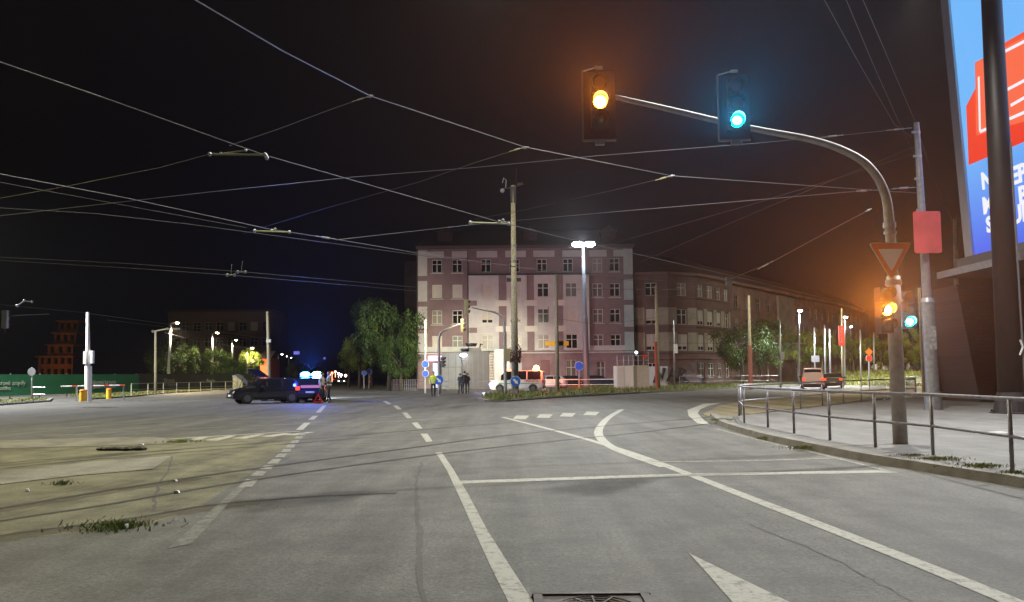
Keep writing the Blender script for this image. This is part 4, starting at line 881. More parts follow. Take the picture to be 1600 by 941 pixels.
# ------------------------------------------------------------------ railings
def railing(name, label, posts, z0=.12, r=.03, m=PIPE, mid=.52, group=None, lean=None, ext=None, hh=1.03):
    base = [G(x, Y, z0) for x, Y in posts]; t = thing(name, label, 'railing', base[0], 0, group)
    for p in base: b = MB(); b.tube([p-Vector((0, 0, .02)), p+Vector((0, 0, hh))], r*.95, 10); b.build('post', m, t, smooth=True)
    tops = [p+Vector((0, 0, hh)) for p in base]
    if ext: tops.append(ext+Vector((0, 0, hh)))
    for nm, dz, k in (('top_rail', 0, 1.0), ('middle_rail', -hh*mid, .8)):
        b = MB(); b.tube([p+Vector((0, 0, dz)) for p in tops], r*k, 10); b.build(nm, m, t, smooth=True)
    return t
def Yof(px, py, z=.12): return P(px, py, z).y
pp = [(1155, 650), (1163, 661), (1200, 668), (1241, 677), (1297, 688), (1368, 699), (1458, 711), (1582, 737), (1790, 778)]
railing('pedestrian_railing', 'near steel tube railing curving along the kerb in front of the signal mast', [(x, Yof(x, y)) for x, y in pp], hh=1.0)
pp = [(1158, 649), (1251, 638), (1285, 633.5), (1318, 629.5), (1346, 626), (1430, 621)]
railing('pedestrian_railing', 'far steel tube railing running back from the pavement nose towards the crowd barriers', [(x, Yof(x, y)) for x, y in pp], hh=1.0, m=STEEL)
# crowd barriers
def barrier(label, pxa, pxb, Ya, Yb_, z=.05):
    a, c = G(pxa, Ya, z), G(pxb, Yb_, z); d = (c-a).normalized(); L_ = (c-a).length; t = thing('crowd_barrier', label, 'barrier', a, 0, 'crowd barriers behind the signal mast'); b = MB()
    b.tube([a+Vector((0, 0, .12)), a+Vector((0, 0, 1.1)), c+Vector((0, 0, 1.1)), c+Vector((0, 0, .12))], .02, 6); b.tube([a+Vector((0, 0, .22)), c+Vector((0, 0, .22))], .018, 6); b.build('frame', STEEL, t)
    b = MB()
    for k in range(1, 16): p = a+d*L_*k/16; b.tube([p+Vector((0, 0, .22)), p+Vector((0, 0, 1.1))], .009, 5)
    b.build('bars', STEEL, t); n_ = Vector((-d.y, d.x, 0))
    for p in (a, c): b = MB(); b.tube([p+n_*.28+Vector((0, 0, .02)), p+Vector((0, 0, .14)), p-n_*.28+Vector((0, 0, .02))], .018, 6); b.build('foot', STEEL, t)
barrier('crowd barrier with feet showing left of the signal mast', 1359, 1384, 42, 41)
barrier('crowd barrier directly behind the signal mast', 1391, 1414, 41, 42.5)
barrier('crowd barrier end between signal mast and tall tram pole', 1417, 1432, 43, 46)
# far rail along right road
def longrail(name, label, pts, z0, hh=1.0, sp=2.5, r=.03, m=STEEL):
    t = thing(name, label, 'railing', pts[0])
    for a, c in zip(pts[:-1], pts[1:]):
        L_ = (c-a).length; k = max(1, int(L_/sp))
        for i in range(k): p = a.lerp(c, i/k); b = MB(); b.tube([p, p+Vector((0, 0, hh))], r, 6); b.build('post', m, t)
    b = MB(); b.tube([p+Vector((0, 0, hh)) for p in pts], r, 6); b.build('top_rail', m, t); b = MB(); b.tube([p+Vector((0, 0, hh*.5)) for p in pts], r*.8, 6); b.build('middle_rail', m, t)
longrail('road_railing', 'dark low railing along the far side of the right hand road near the brick pier', [G(1395, 74, .1), G(1470, 64, .1), G(1545, 56, .1)], .1, m=PIPE)
longrail('tram_railing', 'thin railing behind the grass median in front of the corner house', [G(1062, 86, .1), G(1130, 90, .1), G(1215, 94, .1)], .1, hh=1.15, m=PIPE)
longrail('white_railing', 'white two bar railing behind the police van and grass median', [G(852, 80, .0), G(905, 79, 0), G(962, 78, 0)], 0, hh=1.05, sp=6, m=WHT, r=.05)
longrail('footway_railing', 'white barred footway railing under the big street tree', [G(612, 84, .1), G(632, 80, .1), G(652, 77, .1)], .1, hh=1.1, sp=.55, m=STEEL, r=.025)
longrail('kiosk_railing', 'low railing in front of the kiosk left of the police van', [G(652, 77, .1), G(700, 74, .1), G(765, 74, .1)], .1, hh=.9, sp=3, m=PIPE, r=.03)
longrail('guard_railing', 'yellowish two bar railing behind the left verge', [G(205, 66, .1), G(255, 72, .1), G(330, 84, .1), G(392, 94, .1)], .1, hh=1.0, sp=2.6, m=mat('rail_cream', (.45, .42, .32), .6), r=.035)
longrail('bicycle_railing', 'short grey railing beside the round sign in front of the green hoarding', [G(51, 53, .05), G(70, 53, .05)], .05, hh=.95, sp=2, m=STEEL)

# ------------------------------------------------------------------ lamp posts
LAMPON = (1.0, .80, .50)
def street_lamp(label, px, Y, top, group, side=1, col=LAMPON, es=60, power=0, w=6, cat='street lamp', zl=None, r=.16, name='street_lamp', lit=True):
    b0 = G(px, Y, 0); t0 = D(top[0], top[1], Y); t = thing(name, label, cat, b0, 0, group)
    b = MB(); b.tube([b0, b0.lerp(t0, .9), t0+Vector((0, 0, .05)), t0+Vector((side*.55, -.1, .28))], [world_len(w, Y)/2, world_len(w*.6, Y)/2, .045, .035], 8); b.build('pole', STEEL, t, smooth=True)
    h = t0+Vector((side*.8, -.12, .28)); b = MB(); b.sphere(h, .30, 12, 8, (1.4, .7, .45)); b.build('lamp_head', DARKM, t)
    b = MB(); b.sphere(h-Vector((0, .05, .12)), r, 12, 8, (1.3, .8, .8)); b.build('lamp_glass', emis('lamp_glass_%d_%d' % (col[2]*100, es), col, es), t)
    if power: light('street_lamp_light', h-Vector((0, .1, .55)), power, col, 'SPOT', .15, None, 165, .5)
    return t
GL = 'street lamps receding along the left side street'
street_lamp('tallest warm street lamp at left, right after the short span pole', 262, 88, (267, 507), GL, 1, power=14000, w=6)
street_lamp('second warm street lamp of the left row, behind the hoarding end', 331, 112, (331.5, 522), GL, 1, power=12000, w=6)
street_lamp('third warm street lamp of the left row', 362, 134, (362.5, 533), GL, 1, power=6000, w=5)
street_lamp('fourth street lamp of the left row inside the lit tree', 386, 112, (386, 546), GL, 1, power=5000, w=4, es=40)
street_lamp('orange lamp just left of the tall concrete pole', 403, 190, (404, 551), GL, 1, es=40, w=3)
street_lamp('grey lamp with bracket arm right of the concrete pole', 434, 150, (434.5, 555), GL, 1, es=22, w=5, col=(1, .85, .7))
street_lamp('small lamp second right of the concrete pole', 443, 190, (443, 558), GL, 1, es=22, w=4, col=(1, .85, .7))
street_lamp('smallest farthest lamp right of the concrete pole', 451, 230, (451, 560), GL, 1, es=22, w=4, col=(1, .85, .7))
# twin floodlight mast
Yf = 84; b0 = G(917, Yf); t0 = D(911, 386, Yf); fm = thing('floodlight_mast', 'tall dark mast with two blazing white lamp heads in front of the pink building', 'street lamp', b0)
b = MB(); b.tube([b0, b0.lerp(t0, .5), b0.lerp(t0, .501), t0], [.34, .29, .24, .15], 14); b.build('pole', mat('mast_blue_grey', (.16, .18, .22), .5, .4), fm, smooth=False)
b = MB(); b.box(t0+Vector((0, 0, .1)), (2.3, .2, .12)); b.build('crossbar', DARKM, fm)
for s_ in (-1, 1):
    c = t0+Vector((s_*.62, 0, .32)); b = MB(); b.box(c, (1.15, .8, .22), taper=.8); hd_ = b.build('lamp_head', DARKM, fm); b = MB(); b.sphere(c-Vector((0, .42, .1)), .46, 14, 8, (1.4, .5, .62)); b.build('lamp_glass', emis('mast_glass', (.86, .95, 1), 60), hd_) if 0 else b.build('lamp_glass', emis('mast_glass', (.86, .95, 1), 90), fm)
    light('mast_light', c-Vector((0, .5, .6)), 5200, (.86, .94, 1), 'SPOT', .3, c-Vector((0, .5, 10))+Vector((s_*3, -1.5, 0)), 128, .6)
light('mast_beam', t0+Vector((0, -1.0, .25)), 26000, (.86, .94, 1), 'SPOT', .1, t0+Vector((-1.5, -10, -1.0)), 38, 1.0)
for lb_, dx_, aim_, pw_, cn_, cl_ in (('facade', .35, G(764, 97, 1.0), 80000, 32, (1, .93, .68)), ('tree', -.35, G(582, 88, 3.5), 46000, 50, (1, .95, .6))):  # both fixtures are invented for this pole to light facade and tree
    p_ = G(803, 56.6, 8.4)+Vector((dx_, 0, 0)); fl = thing('floodlight', 'added small dark floodlight on the thick concrete pole aimed at the %s' % ('pink building' if lb_ == 'facade' else 'big street tree'), 'floodlight', p_)
    b = MB(); b.box(p_-Vector((0, .12, -.02)), (.34, .14, .26)); b.tube([p_-Vector((dx_, .3, .1)), p_-Vector((0, .16, 0))], .03, 6); b.build('housing', DARKM, fl); b = MB(); b.box(p_-Vector((0, .04, 0)), (.28, .02, .2)); b.build('glass', emis('added_flood_glass', (1, .95, .8), 8), fl)
    light(lb_+'_lamp_light', p_+Vector((0, .1, 0)), pw_, cl_, 'SPOT', .25, aim_, cn_, 1.0)
GR = 'distant lamps on the right'
for lb, px, py, Y, w, col, es, pw_ in (('round white lamp in front of the long brown tenement', 1249, 487, 88, 3, (.85, .92, 1), 60, 13000), ('small lamp above the red banner', 1320, 497, 94, 3, (.95, .9, .75), 45, 14000), ('tiny lamp right of the red banner', 1329, 511, 150, 2.5, (.8, .85, 1), 45, 0),
        ('orange lamp just right of the tall tram pole', 1474.5, 488, 96, 3, (1, .35, .08), 40, 2500), ('white lamp under the orange one', 1472.5, 505, 96, 3, (.8, .85, 1), 40, 4000), ('lower white lamp beside the tall tram pole', 1475, 526, 130, 3, (.7, .8, 1), 40, 0), ('white blueish lamp left of the brick pier', 1506, 529, 130, 3, (.7, .75, 1), 40, 0), ('lamp at the right picture edge beyond the black column', 1592, 466, 90, 3, (1, .9, .7), 50, 0)):
    street_lamp(lb, px, Y, (px, py+1), GR, .01, col, es, pw_, w, r=.2)

# ------------------------------------------------------------------ other poles
def boxbit(px, py, w, h, Y, m, name, parent, d=.25, dy=-.15):
    b = MB(); c = D(px, py, Y+dy); b.box(c, (world_len(w, Y), d, world_len(h, Y))); return b.build(name, m, parent)
lp = ppole('span_pole', 'bright pale steel span pole standing before the green hoarding with two small boards', 'tram pole', 138, (137, 488), 54, 9, 4.5, WHT, single=False)
b = MB(); b.tube([lp.location, D(138, 572, 54)], world_len(9.5, 54)/2+.02, 14); b.build('sleeve', WHT, lp); boxbit(133.5, 559, 4, 20, 54, WHT, 'board', lp); boxbit(144, 558, 4, 20, 54, WHT, 'board', lp)
rs = ppole('round_sign_post', 'round sign seen from behind on a thin post at far left', 'road sign', 50, (50, 574), 53, 2.4, 2.4, STEEL, single=False)
b = MB(); b.cyl(D(49.5, 581, 52.9), .27, .03, 'y', 24); b.build('disc', STEEL, rs)
sh = ppole('hanging_signal', 'dark traffic light hung from a span wire at the left picture edge', 'traffic light', 8, (8, 520), 44, .1, .1, DARKM) if 0 else None
hs_ = signal('traffic_light', 'rear view of a traffic light hung on wires at the left picture edge', D(8, 499, 44), R(180), None, w=.30, sp=.34, board=False, hood=mat('signal_shell_grey', (.30, .29, .26), .6))
b = MB(); b.tube([D(-60, 492, 44), D(8, 494, 44), D(12, 490, 44)], .015, 6); b.tube([D(7, 512, 44), D(7, 520, 44)], .02, 6); b.build('bracket', DARKM, hs_)
ppole('span_pole', 'short concrete span pole left of the tallest warm lamp', 'tram pole', 243, (243, 518), 78, 4.5, 3.5, CONC)
cp = ppole('span_pole', 'tall pale concrete pole behind the dark car with a plate on it', 'tram pole', 421, (418, 487), 74, 6, 4, CONC, single=False); boxbit(420, 533, 7, 5, 74, STEEL, 'plate', cp)
ap = ppole('span_pole', 'tall thick concrete pole on the median tip with camera head and cable bundle', 'tram pole', 805, (801.5, 290), 56, 12, 6.5, CONC, single=False, z0=.12)
b = MB()
for k in range(26): a = random.uniform(0, 6.28); z = random.uniform(545, 562); c = D(805, z, 56); b.tube([c+Vector((math.cos(a)*.36, math.sin(a)*.36, -.35)), c+Vector((math.cos(a+1)*.46, math.sin(a+1)*.46, .0)), c+Vector((math.cos(a+.3)*.33, math.sin(a+.3)*.33, .3))], .035, 5)
b.build('cable_bundle', mat('cable_brown', (.07, .03, .02), .7), ap)
b = MB(); b.box(D(802, 305, 56), (.42, .3, 1.2)); b.tube([D(787, 295, 56), D(803, 292, 56), D(814, 289, 56)], .05, 6); b.box(D(813, 287, 56), (.4, .2, .12)); b.tube([D(806, 292, 56), D(807, 262, 56)], .012, 5); b.build('camera_bracket', DARKM, ap)
b = MB(); b.tube([D(790, 295, 56), D(791, 282, 56), D(787, 278, 56), D(785, 286, 56)], .035, 6); b.sphere(D(785, 298, 56), .16, 10, 6); b.build('dome_camera', mat('camera_white', (.4, .4, .4), .5), ap)
b = MB()
for py in (384, 408, 450): b.tube([D(803, py+1.5, 56), D(803, py-1.5, 56)], .22, 10)
b.build('band', STEEL, ap)
ppole('span_pole', 'pale concrete span pole between the police van and the floodlight mast', 'tram pole', 871, (869, 429), 66, 6.5, 4.5, CONC)
rp = ppole('span_pole', 'concrete span pole with lower left side painted red beside the white cabin', 'tram pole', 1028.5, (1025, 446), 70, 6.5, 4, CONC, single=False)
b = MB(); b.tube([rp.location+Vector((-.10, -.06, 0)), D(1026, 534, 70)+Vector((-.10, -.06, 0))], .14, 10); b.build('red_marking', mat('faded_red_orange', (.36, .07, .05), .6), rp)
tq = ppole('sign_post', 'thin grey post with a small white box right of the red marked pole', 'post', 1054, (1053, 500), 72, 3, 2.5, STEEL, single=False); boxbit(1056, 545, 5, 14, 72, WHT, 'box', tq)
cq = ppole('span_pole', 'concrete span pole with reddish foot between corner house and broad tree', 'tram pole', 1173, (1170, 462), 74, 6, 3.5, CONC, single=False)
b = MB(); b.tube([cq.location, D(1171.5, 540, 74)], world_len(6.5, 74)/2, 10); b.build('red_marking', mat('reddish_paint', (.26, .10, .075), .7), cq)
tq = ppole('sign_post', 'thin post with small box right of the round tree', 'post', 1220, (1219, 500), 82, 3, 2, STEEL, single=False); boxbit(1222, 556, 6, 12, 82, STEEL, 'box', tq)
ppole('thin_pole', 'thin pole rising behind the white van', 'pole', 1274, (1272, 512), 92, 2.6, 2, STEEL); ppole('thin_pole', 'left one of two thin poles above the dark car', 'pole', 1290, (1288, 508), 92, 2.6, 2, STEEL); ppole('thin_pole', 'right one of two thin poles above the dark car', 'pole', 1298, (1296, 514), 90, 3, 2.4, STEEL)
bn_ = ppole('banner_pole', 'pole carrying a tall red vertical banner with lettering right of the dark car', 'banner', 1317, (1315, 482), 86, 3.6, 2.4, CONC, single=False)
b = MB(); c = D(1315, 525, 85.8); b.box(c, (world_len(9, 86), .06, world_len(31, 86))); b.build('banner', mat('banner_red', (.62, .06, .04), .6), bn_)
for k, ch in enumerate('AKCIA'): text('banner_letter', ch, mat('banner_letters', (.65, .35, .3), .6), .36, face_M(D(1315, 514+5*k, 85.7)-Vector(bn_.location), (1, 0, 0), (0, 0, 1)), bn_, .01)
ppole('span_pole', 'dark slim pole with lighter foot just left of the tall stepped tram pole', 'tram pole', 1444, (1436, 450), 50, 6, 4, CONC); ppole('span_pole', 'pale greenish pole between the stepped tram pole and the canopy', 'tram pole', 1498, (1492, 342), 44, 9, 5.5, CONC, z0=.05)
for lb, px, y, Y in (('thin far pole right of the banner', 1345, 515, 100), ('faint far pole under the amber glow', 1366, 520, 110), ('faint pole between tram pole and brick pier', 1492, 530, 105), ('far pole just left of the brick pier', 1512, 540, 100)): ppole('thin_pole', lb, 'pole', px, (px-1, y), Y, 2.5, 1.8, STEEL)
# signs
def disc_sign(name, label, px, py, Y, r, m, post=None, arrow=None, cat='road sign', z0=0, w=2.5, group=None):
    base = G(px, Y, z0); t = thing(name, label, cat, base, 0, group); c = D(px, py, Y-.1)
    if post: b = MB(); b.tube([base, D(px, post, Y)], world_len(w, Y)/2, 8); b.build('post', STEEL, t)
    b = MB(); b.cyl(c, r*1.07, .02, 'y', 28); b.build('rim', WHT, t); b = MB(); b.cyl(c-Vector((0, .015, 0)), r, .02, 'y', 28); b.build('face', m, t)
    if arrow is not None:
        b = MB(); M = Matrix.Rotation(R(arrow), 4, 'Y'); q = [(-.10*r*2, .6*r), (.10*r*2, .6*r), (.10*r*2, -.1*r), (.32*r*1.2, -.1*r), (0, -.75*r), (-.32*r*1.2, -.1*r), (-.1*r*2, -.1*r)]
        b.prism(q, -.026, -.036, lambda x, z, o: c+(M @ Vector((x, 0, z)))+Vector((0, o, 0))); b.build('arrow', WHT, t)
    return t
disc_sign('keep_right_sign', 'large blue keep right disc on the median tip before the concrete pole', 805.5, 596, 52, .33, mat('bright_sign_blue', (.03, .13, .55), .4), 592, -45, z0=.12)
b = MB(); c = G(803, 51.8, .12); b.box(c+Vector((0, 0, .25)), (.55, .2, .5)); tag(b.build('marker_plate', STEEL, origin=c), 'small grey plate with yellow dots below the keep right disc', 'marker')
b = MB()
for dx in (-.15, .15):
    for dz in (.12, .3): b.cyl(c+Vector((dx, -.11, dz)), .05, .02, 'y', 10)
b.build('yellow_stud', YELL, bpy.data.objects['marker_plate'])
disc_sign('keep_right_sign', 'small blue keep right disc on the post behind the officer in yellow', 685.5, 594, 62, .36, mat('bright_sign_blue', (.03, .13, .55), .4), 590, -45)
disc_sign('blue_sign', 'upper blue disc on the thin post right of the tree', 664.5, 569, 70, .30, BLUE, 500, None, w=3.2); disc_sign('blue_sign', 'lower blue disc on the thin post right of the tree', 664.8, 584, 69.8, .28, BLUE, None, None)
disc_sign('blue_sign', 'blue parking disc left of the floodlight mast foot', 905, 572, 92, .5, BLUE, 572, None)
disc_sign('blue_sign', 'dim blue sign left of the street tree trunks', 569, 583, 100, .3, BLUE, 580, None); disc_sign('blue_sign', 'dim blue sign between the street tree trunks', 577, 581, 102, .34, BLUE, 580, None)
disc_sign('red_ring_sign', 'small red ringed disc under the orange diamond in the right background', 1358, 560, 88, .34, RED, 556, None)
dm = thing('diamond_sign', 'orange diamond sign in the right background under the amber glow', 'road sign', D(1358, 550, 87.8)); b = MB(); b.box((0, 0, 0), (.62, .03, .62), M=None); o = b.build('face', ORNG, dm, local=True); o.rotation_euler = (0, R(45), 0)
bs = MB(); c = D(563.5, 551, 120)
for lb, px, py, w, h, Y, m_ in (('faint lit blue overhead panel above the side street', 463.5, 551.5, 9, 5, 120, emis('lit_blue_panel', (.16, .16, .8), .8)), ('tiny blue light hanging over the side street', 507, 560, 3, 3, 120, emis('lit_blue_panel', (.16, .16, .8), .8)), ('grey board among the trees above the white van', 1274, 561, 12, 10, 90, STEEL), ('pale board beyond the brick pier at right', 1565, 576, 12, 6, 110, WHT), ('white notice plate hung from the contact wire', 1139, 440, 10, 14, 38, SLAB)):
    b = MB(); c = D(px, py, Y); b.box(c, (world_len(w, Y), .08, world_len(h, Y))); tag(b.build('hanging_plate' if Y != 90 else 'board', m_, origin=c), lb, 'sign')
# yellow bollards, boom barrier
for lb, px, Y, w, h in (('yellow cylinder bollard left of the pale span pole', 130, 51, .46, .68), ('smaller yellow bollard right of the pale span pole', 170, 57, .36, .66)):
    c = G(px, Y, .08); t = thing('yellow_bollard', lb, 'bollard', c); b = MB(); b.tube([c, c+Vector((0, 0, h))], [w/2, w/2.1], 20); b.build('body', YELL, t, smooth=False); b = MB(); b.tube([c+Vector((0, 0, h)), c+Vector((0, 0, h+.05)), c+Vector((0, 0, h+.09))], [w/2+.02, w/2, w/3], 20); b.build('cap', ORNG, t)
c = G(95, 54, 1.02); e = G(195, 56, 1.05); bo = thing('boom_barrier', 'long white and red boom lying level across the left driveway', 'barrier', G(120, 54)); 
for k in range(12):
    b = MB(); b.tube([c.lerp(e, k/12), c.lerp(e, (k+1)/12)], .045, 8); b.build('red_band' if k % 3 == 2 else 'white_band', RED if k % 3 == 2 else WHT, bo)
b = MB(); b.tube([G(120, 54), G(120, 54, 1.0)], .05, 8); b.tube([G(193, 56), G(193, 56, 1.0)], .05, 8); b.build('support', STEEL, bo)

# ------------------------------------------------------------------ signals at the far side
def curved(label, base, pts, Y, w, name='signal_mast'):
    b0 = G(base, Y, .1); b = MB(); q = [b0]+[D(x, y, Y) for x, y in pts]; q = smooth_pts(q, 4); b.tube(q, [world_len(w*(1-.5*i/(len(q)-1)), Y)/2 for i in range(len(q))], 10); return tag(b.build(name, GREYP, origin=b0, smooth=True), label, 'signal mast')
curved('far signal mast with low curved arm pointing right, left of the kiosk', 686.5, [(686, 560), (686, 530), (690, 519), (702, 513), (719, 506)], 62, 5)
curved('far signal mast with high curved arm pointing left, beside the median pole', 790, [(789, 560), (788, 510), (786, 498), (776, 489), (755, 484), (737, 480)], 55, 5.5)
SH = mat('signal_back_yellow', (.26, .23, .12), .6)
s_ = signal('traffic_light', 'upper far traffic light seen from the side with black hoods, on the high arm', D(728.5, 480, 55), R(115), None, w=.30, sp=.35, board=False, hood=SH); s_ = signal('traffic_light', 'lower far traffic light seen from the side on the low arm', D(722.5, 509, 62), R(80), None, w=.30, sp=.36, board=False, hood=SH)
b = MB(); b.box(D(725.5, 481, 55.2), (world_len(6, 55), .05, world_len(26, 55))); b.build('backboard', SH, s_)
signal('traffic_light', 'small low traffic light on the far mast beside the keep right disc', D(691.5, 566, 61.8), R(60), None, w=.24, sp=.26, board=False)
b = MB(); c = D(792.5, 555, 55); b.box(c, (.42, .3, .9)); tag(b.build('control_box', SH, origin=c), 'yellowish control box on the far mast left of the cable bundle', 'box')

# ------------------------------------------------------------------ vehicles (local +X = forward)
def lerp_prof(pr, x):
    for (x0, z0), (x1, z1) in zip(pr[:-1], pr[1:]):
        if x0 <= x <= x1: return z0+(z1-z0)*(x-x0)/max(1e-6, x1-x0)
    return pr[0][1] if x < pr[0][0] else pr[-1][1]
def car(name, label, cat, loc, yaw, prof, belt, L, W_, paint, sidewin, shield, rear, wheels, wr=.32, group=None, bonnet_open=False, tail_open=False, zb=.22, trim=None, lights_on=False, tail_on=True, stripe=None):
    """prof: silhouette (x,z) from rear to front; belt: belt line profile; sidewin: x intervals; shield/rear: x intervals of the sloped glass"""
    t = thing(name, label, cat, loc, yaw, group); xs = sorted({*[round(-L/2+L*i/44, 4) for i in range(45)], *[a for s_ in sidewin for a in s_], *shield, *rear, *[p[0] for p in prof]})
    body, glass, ws, rw = MB(), [], MB(), MB(); rings = []
    for x in xs:
        top = lerp_prof(prof, x); bz_ = min(lerp_prof(belt, x), top-.03); e = min(1, (L/2-abs(x))/.45); hw_ = W_/2*(.80+.20*math.sqrt(max(0, 1-(1-e)**2))); up = max(0, (top-bz_)/.55); hr = hw_*(1-.17*min(1, up))
        zlo = zb+.10*(1-e)
        rings.append([(x, -hw_*.9, zlo), (x, -hw_, zlo+.16), (x, -hw_*1.0, (zlo+bz_)/2+.08), (x, -hw_*.975, bz_), (x, -hr*.97, top-.07*min(1, up)), (x, -hr*.86, top-.015), (x, 0, top+.01), (x, hr*.86, top-.015), (x, hr*.97, top-.07*min(1, up)), (x, hw_*.975, bz_), (x, hw_, (zlo+bz_)/2+.08), (x, hw_, zlo+.16), (x, hw_*.9, zlo)])
    m = 13
    wins = [MB() for _ in sidewin]
    for i in range(len(xs)-1):
        xc = (xs[i]+xs[i+1])/2
        for k in range(m-1):
            q = [rings[i][k], rings[i][k+1], rings[i+1][k+1], rings[i+1][k]]; tgt = body
            if k in (3, 8):
                for wi, (a, c) in enumerate(sidewin):
                    if a < xc < c: tgt = wins[wi]
            if k in (5, 6) or k in (4, 7):
                if shield[0] < xc < shield[1]: tgt = ws
                elif rear[0] < xc < rear[1]: tgt = rw
            tgt.add(q, [(0, 1, 2, 3)])
        body.add([rings[i][0], rings[i+1][0], rings[i+1][m-1], rings[i][m-1]], [(0, 1, 2, 3)])
    body.add(rings[0], [tuple(range(m))]); body.add(rings[-1], [tuple(range(m-1, -1, -1))]); bo_ = body.build('body', paint, t, local=True, smooth=False)
    for w in wins:
        if w.f: w.build('side_window', GLASS, t, local=True)
    if ws.f: ws.build('windscreen', GLASS, t, local=True)
    if rw.f: rw.build('rear_window', GLASS, t, local=True)
    TY = mat('tyre_rubber', (.015, .015, .015), .85); RM = mat('rim_alloy', (.13, .13, .135), .4, .6)
    for x in wheels:
        for s_ in (-1, 1):
            b = MB(); b.cyl((x, s_*(W_/2-.10), wr), wr, .24, 'y', 20); wo = b.build('wheel', TY, t, local=True); b = MB(); b.cyl((x, s_*(W_/2+.025), wr), wr*.62, .03, 'y', 14); b.build('rim', RM, wo, local=True)
            b = MB()
            for j in range(9): a0 = math.pi*j/9; a1 = math.pi*(j+1)/9; r1, r2 = wr+.01, wr+.07; y = s_*(W_/2+.008); b.add([(x+r1*math.cos(a0), y, wr+r1*math.sin(a0)), (x+r2*math.cos(a0), y, wr+r2*math.sin(a0)), (x+r2*math.cos(a1), y, wr+r2*math.sin(a1)), (x+r1*math.cos(a1), y, wr+r1*math.sin(a1)), (x+r1*math.cos(a0), y-s_*.04, wr+r1*math.sin(a0)), (x+r1*math.cos(a1), y-s_*.04, wr+r1*math.sin(a1))], [(0, 1, 2, 3), (0, 3, 5, 4)])
            b.build('wheel_arch', BLK, t, local=True)
    hz_ = lerp_prof(prof, L/2-.1)-.10; tz_ = min(.95, lerp_prof(belt, -L/2+.1)-.1)
    for s_ in (-1, 1):
        b = MB(); b.sphere((L/2-.16, s_*(W_/2-.30), hz_), .14, 12, 8, (.9, 1.3, .8)); b.build('headlight', emis('headlight_on', (1, .97, .9), 25) if lights_on else mat('headlight_off', (.5, .52, .55), .15), t, local=True)
        b = MB(); b.box((-L/2+.05, s_*(W_/2-.17), tz_), (.14, .24, .22)); b.build('taillight', emis('taillight_on', (1, .05, .02), 2.2) if tail_on == 2 else mat('taillight_red', (.35, .01, .01), .3), t, local=True)
        b = MB(); b.box((shield[0]+.1 if shield else .8, s_*(W_/2+.10), lerp_prof(belt, .8)+.06), (.14, .20, .15)); b.build('wing_mirror', trim or BLK, t, local=True)
    b = MB(); b.box((L/2-.06, 0, zb+.18), (.12, W_*.86, .16)); b.build('front_bumper', trim or BLK, t, local=True); b = MB(); b.box((-L/2+.04, 0, zb+.2), (.12, W_*.88, .2)); b.build('rear_bumper', trim or BLK, t, local=True)
    b = MB(); b.box((L/2+.012, 0, .48), (.012, .52, .11)); b.build('number_plate', WHT, t, local=True); b = MB(); b.box((-L/2-.03, 0, .62), (.012, .52, .11)); b.build('number_plate', WHT, t, local=True)
    for a, c in sidewin:
        for s_ in (-1, 1): b = MB(); b.box((a+.12, s_*(W_/2+.005), lerp_prof(belt, a)-.12), (.16, .03, .03)); b.build('door_handle', trim or BLK, t, local=True)
    if bonnet_open: M = Matrix.Rotation(R(-42), 4, 'Y'); b = MB(); v = [(0, -W_*.42, 0), (1.05, -W_*.38, -.03), (1.05, W_*.38, -.03), (0, W_*.42, 0)]; v = [M @ Vector(p)+Vector((L/2-1.25, 0, .98)) for p in v]; b.add(v+[p+Vector((.03, 0, .05)) for p in v], [(3, 2, 1, 0), (4, 5, 6, 7), (0, 1, 5, 4), (1, 2, 6, 5), (2, 3, 7, 6), (3, 0, 4, 7)]); b.tube([Vector((L/2-.4, .5, .9)), Vector((L/2-.62, .5, 1.5))], .015, 5); b.build('bonnet', paint, t, local=True)
    if tail_open: 
        b = MB(); x0, z0 = tail_open; v = [(x0, -W_*.40, z0), (x0-.75, -W_*.38, z0+.5), (x0-.75, W_*.38, z0+.5), (x0, W_*.40, z0)]; b.add(v+[Vector(p)+Vector((0, 0, .06)) for p in v], [(3, 2, 1, 0), (4, 5, 6, 7), (0, 1, 5, 4), (1, 2, 6, 5), (2, 3, 7, 6), (3, 0, 4, 7)]); b.build('tailgate', paint, t, local=True)
    return t
def paint(name, col, r=.25): 
    m = mat(name, col, r); m.node_tree.nodes['Principled BSDF'].inputs['Coat Weight'].default_value = .6; return m
HATCH = dict(prof=[(-2.1, .70), (-2.05, .95), (-1.85, 1.15), (-1.45, 1.42), (-.9, 1.46), (.0, 1.45), (.35, 1.38), (1.05, .98), (1.6, .86), (2.0, .74), (2.1, .55)], belt=[(-2.1, .9), (-1.2, .98), (1.0, .92), (2.1, .8)], L=4.2, W_=1.74, sidewin=[(-1.45, -.75), (-.68, .15), (.2, .85)], shield=(.36, 1.04), rear=(-2.0, -1.5), wheels=(1.32, -1.25))
ESTATE = dict(prof=[(-2.3, .75), (-2.25, 1.0), (-2.1, 1.25), (-1.9, 1.46), (-.9, 1.50), (.1, 1.48), (.4, 1.4), (1.1, 1.0), (1.8, .9), (2.2, .76), (2.3, .55)], belt=[(-2.3, .95), (-1.2, 1.0), (1.0, .94), (2.3, .8)], L=4.6, W_=1.78, sidewin=[(-1.85, -1.0), (-.92, .0), (.06, .85)], shield=(.42, 1.08), rear=(-2.22, -1.92), wheels=(1.45, -1.35))
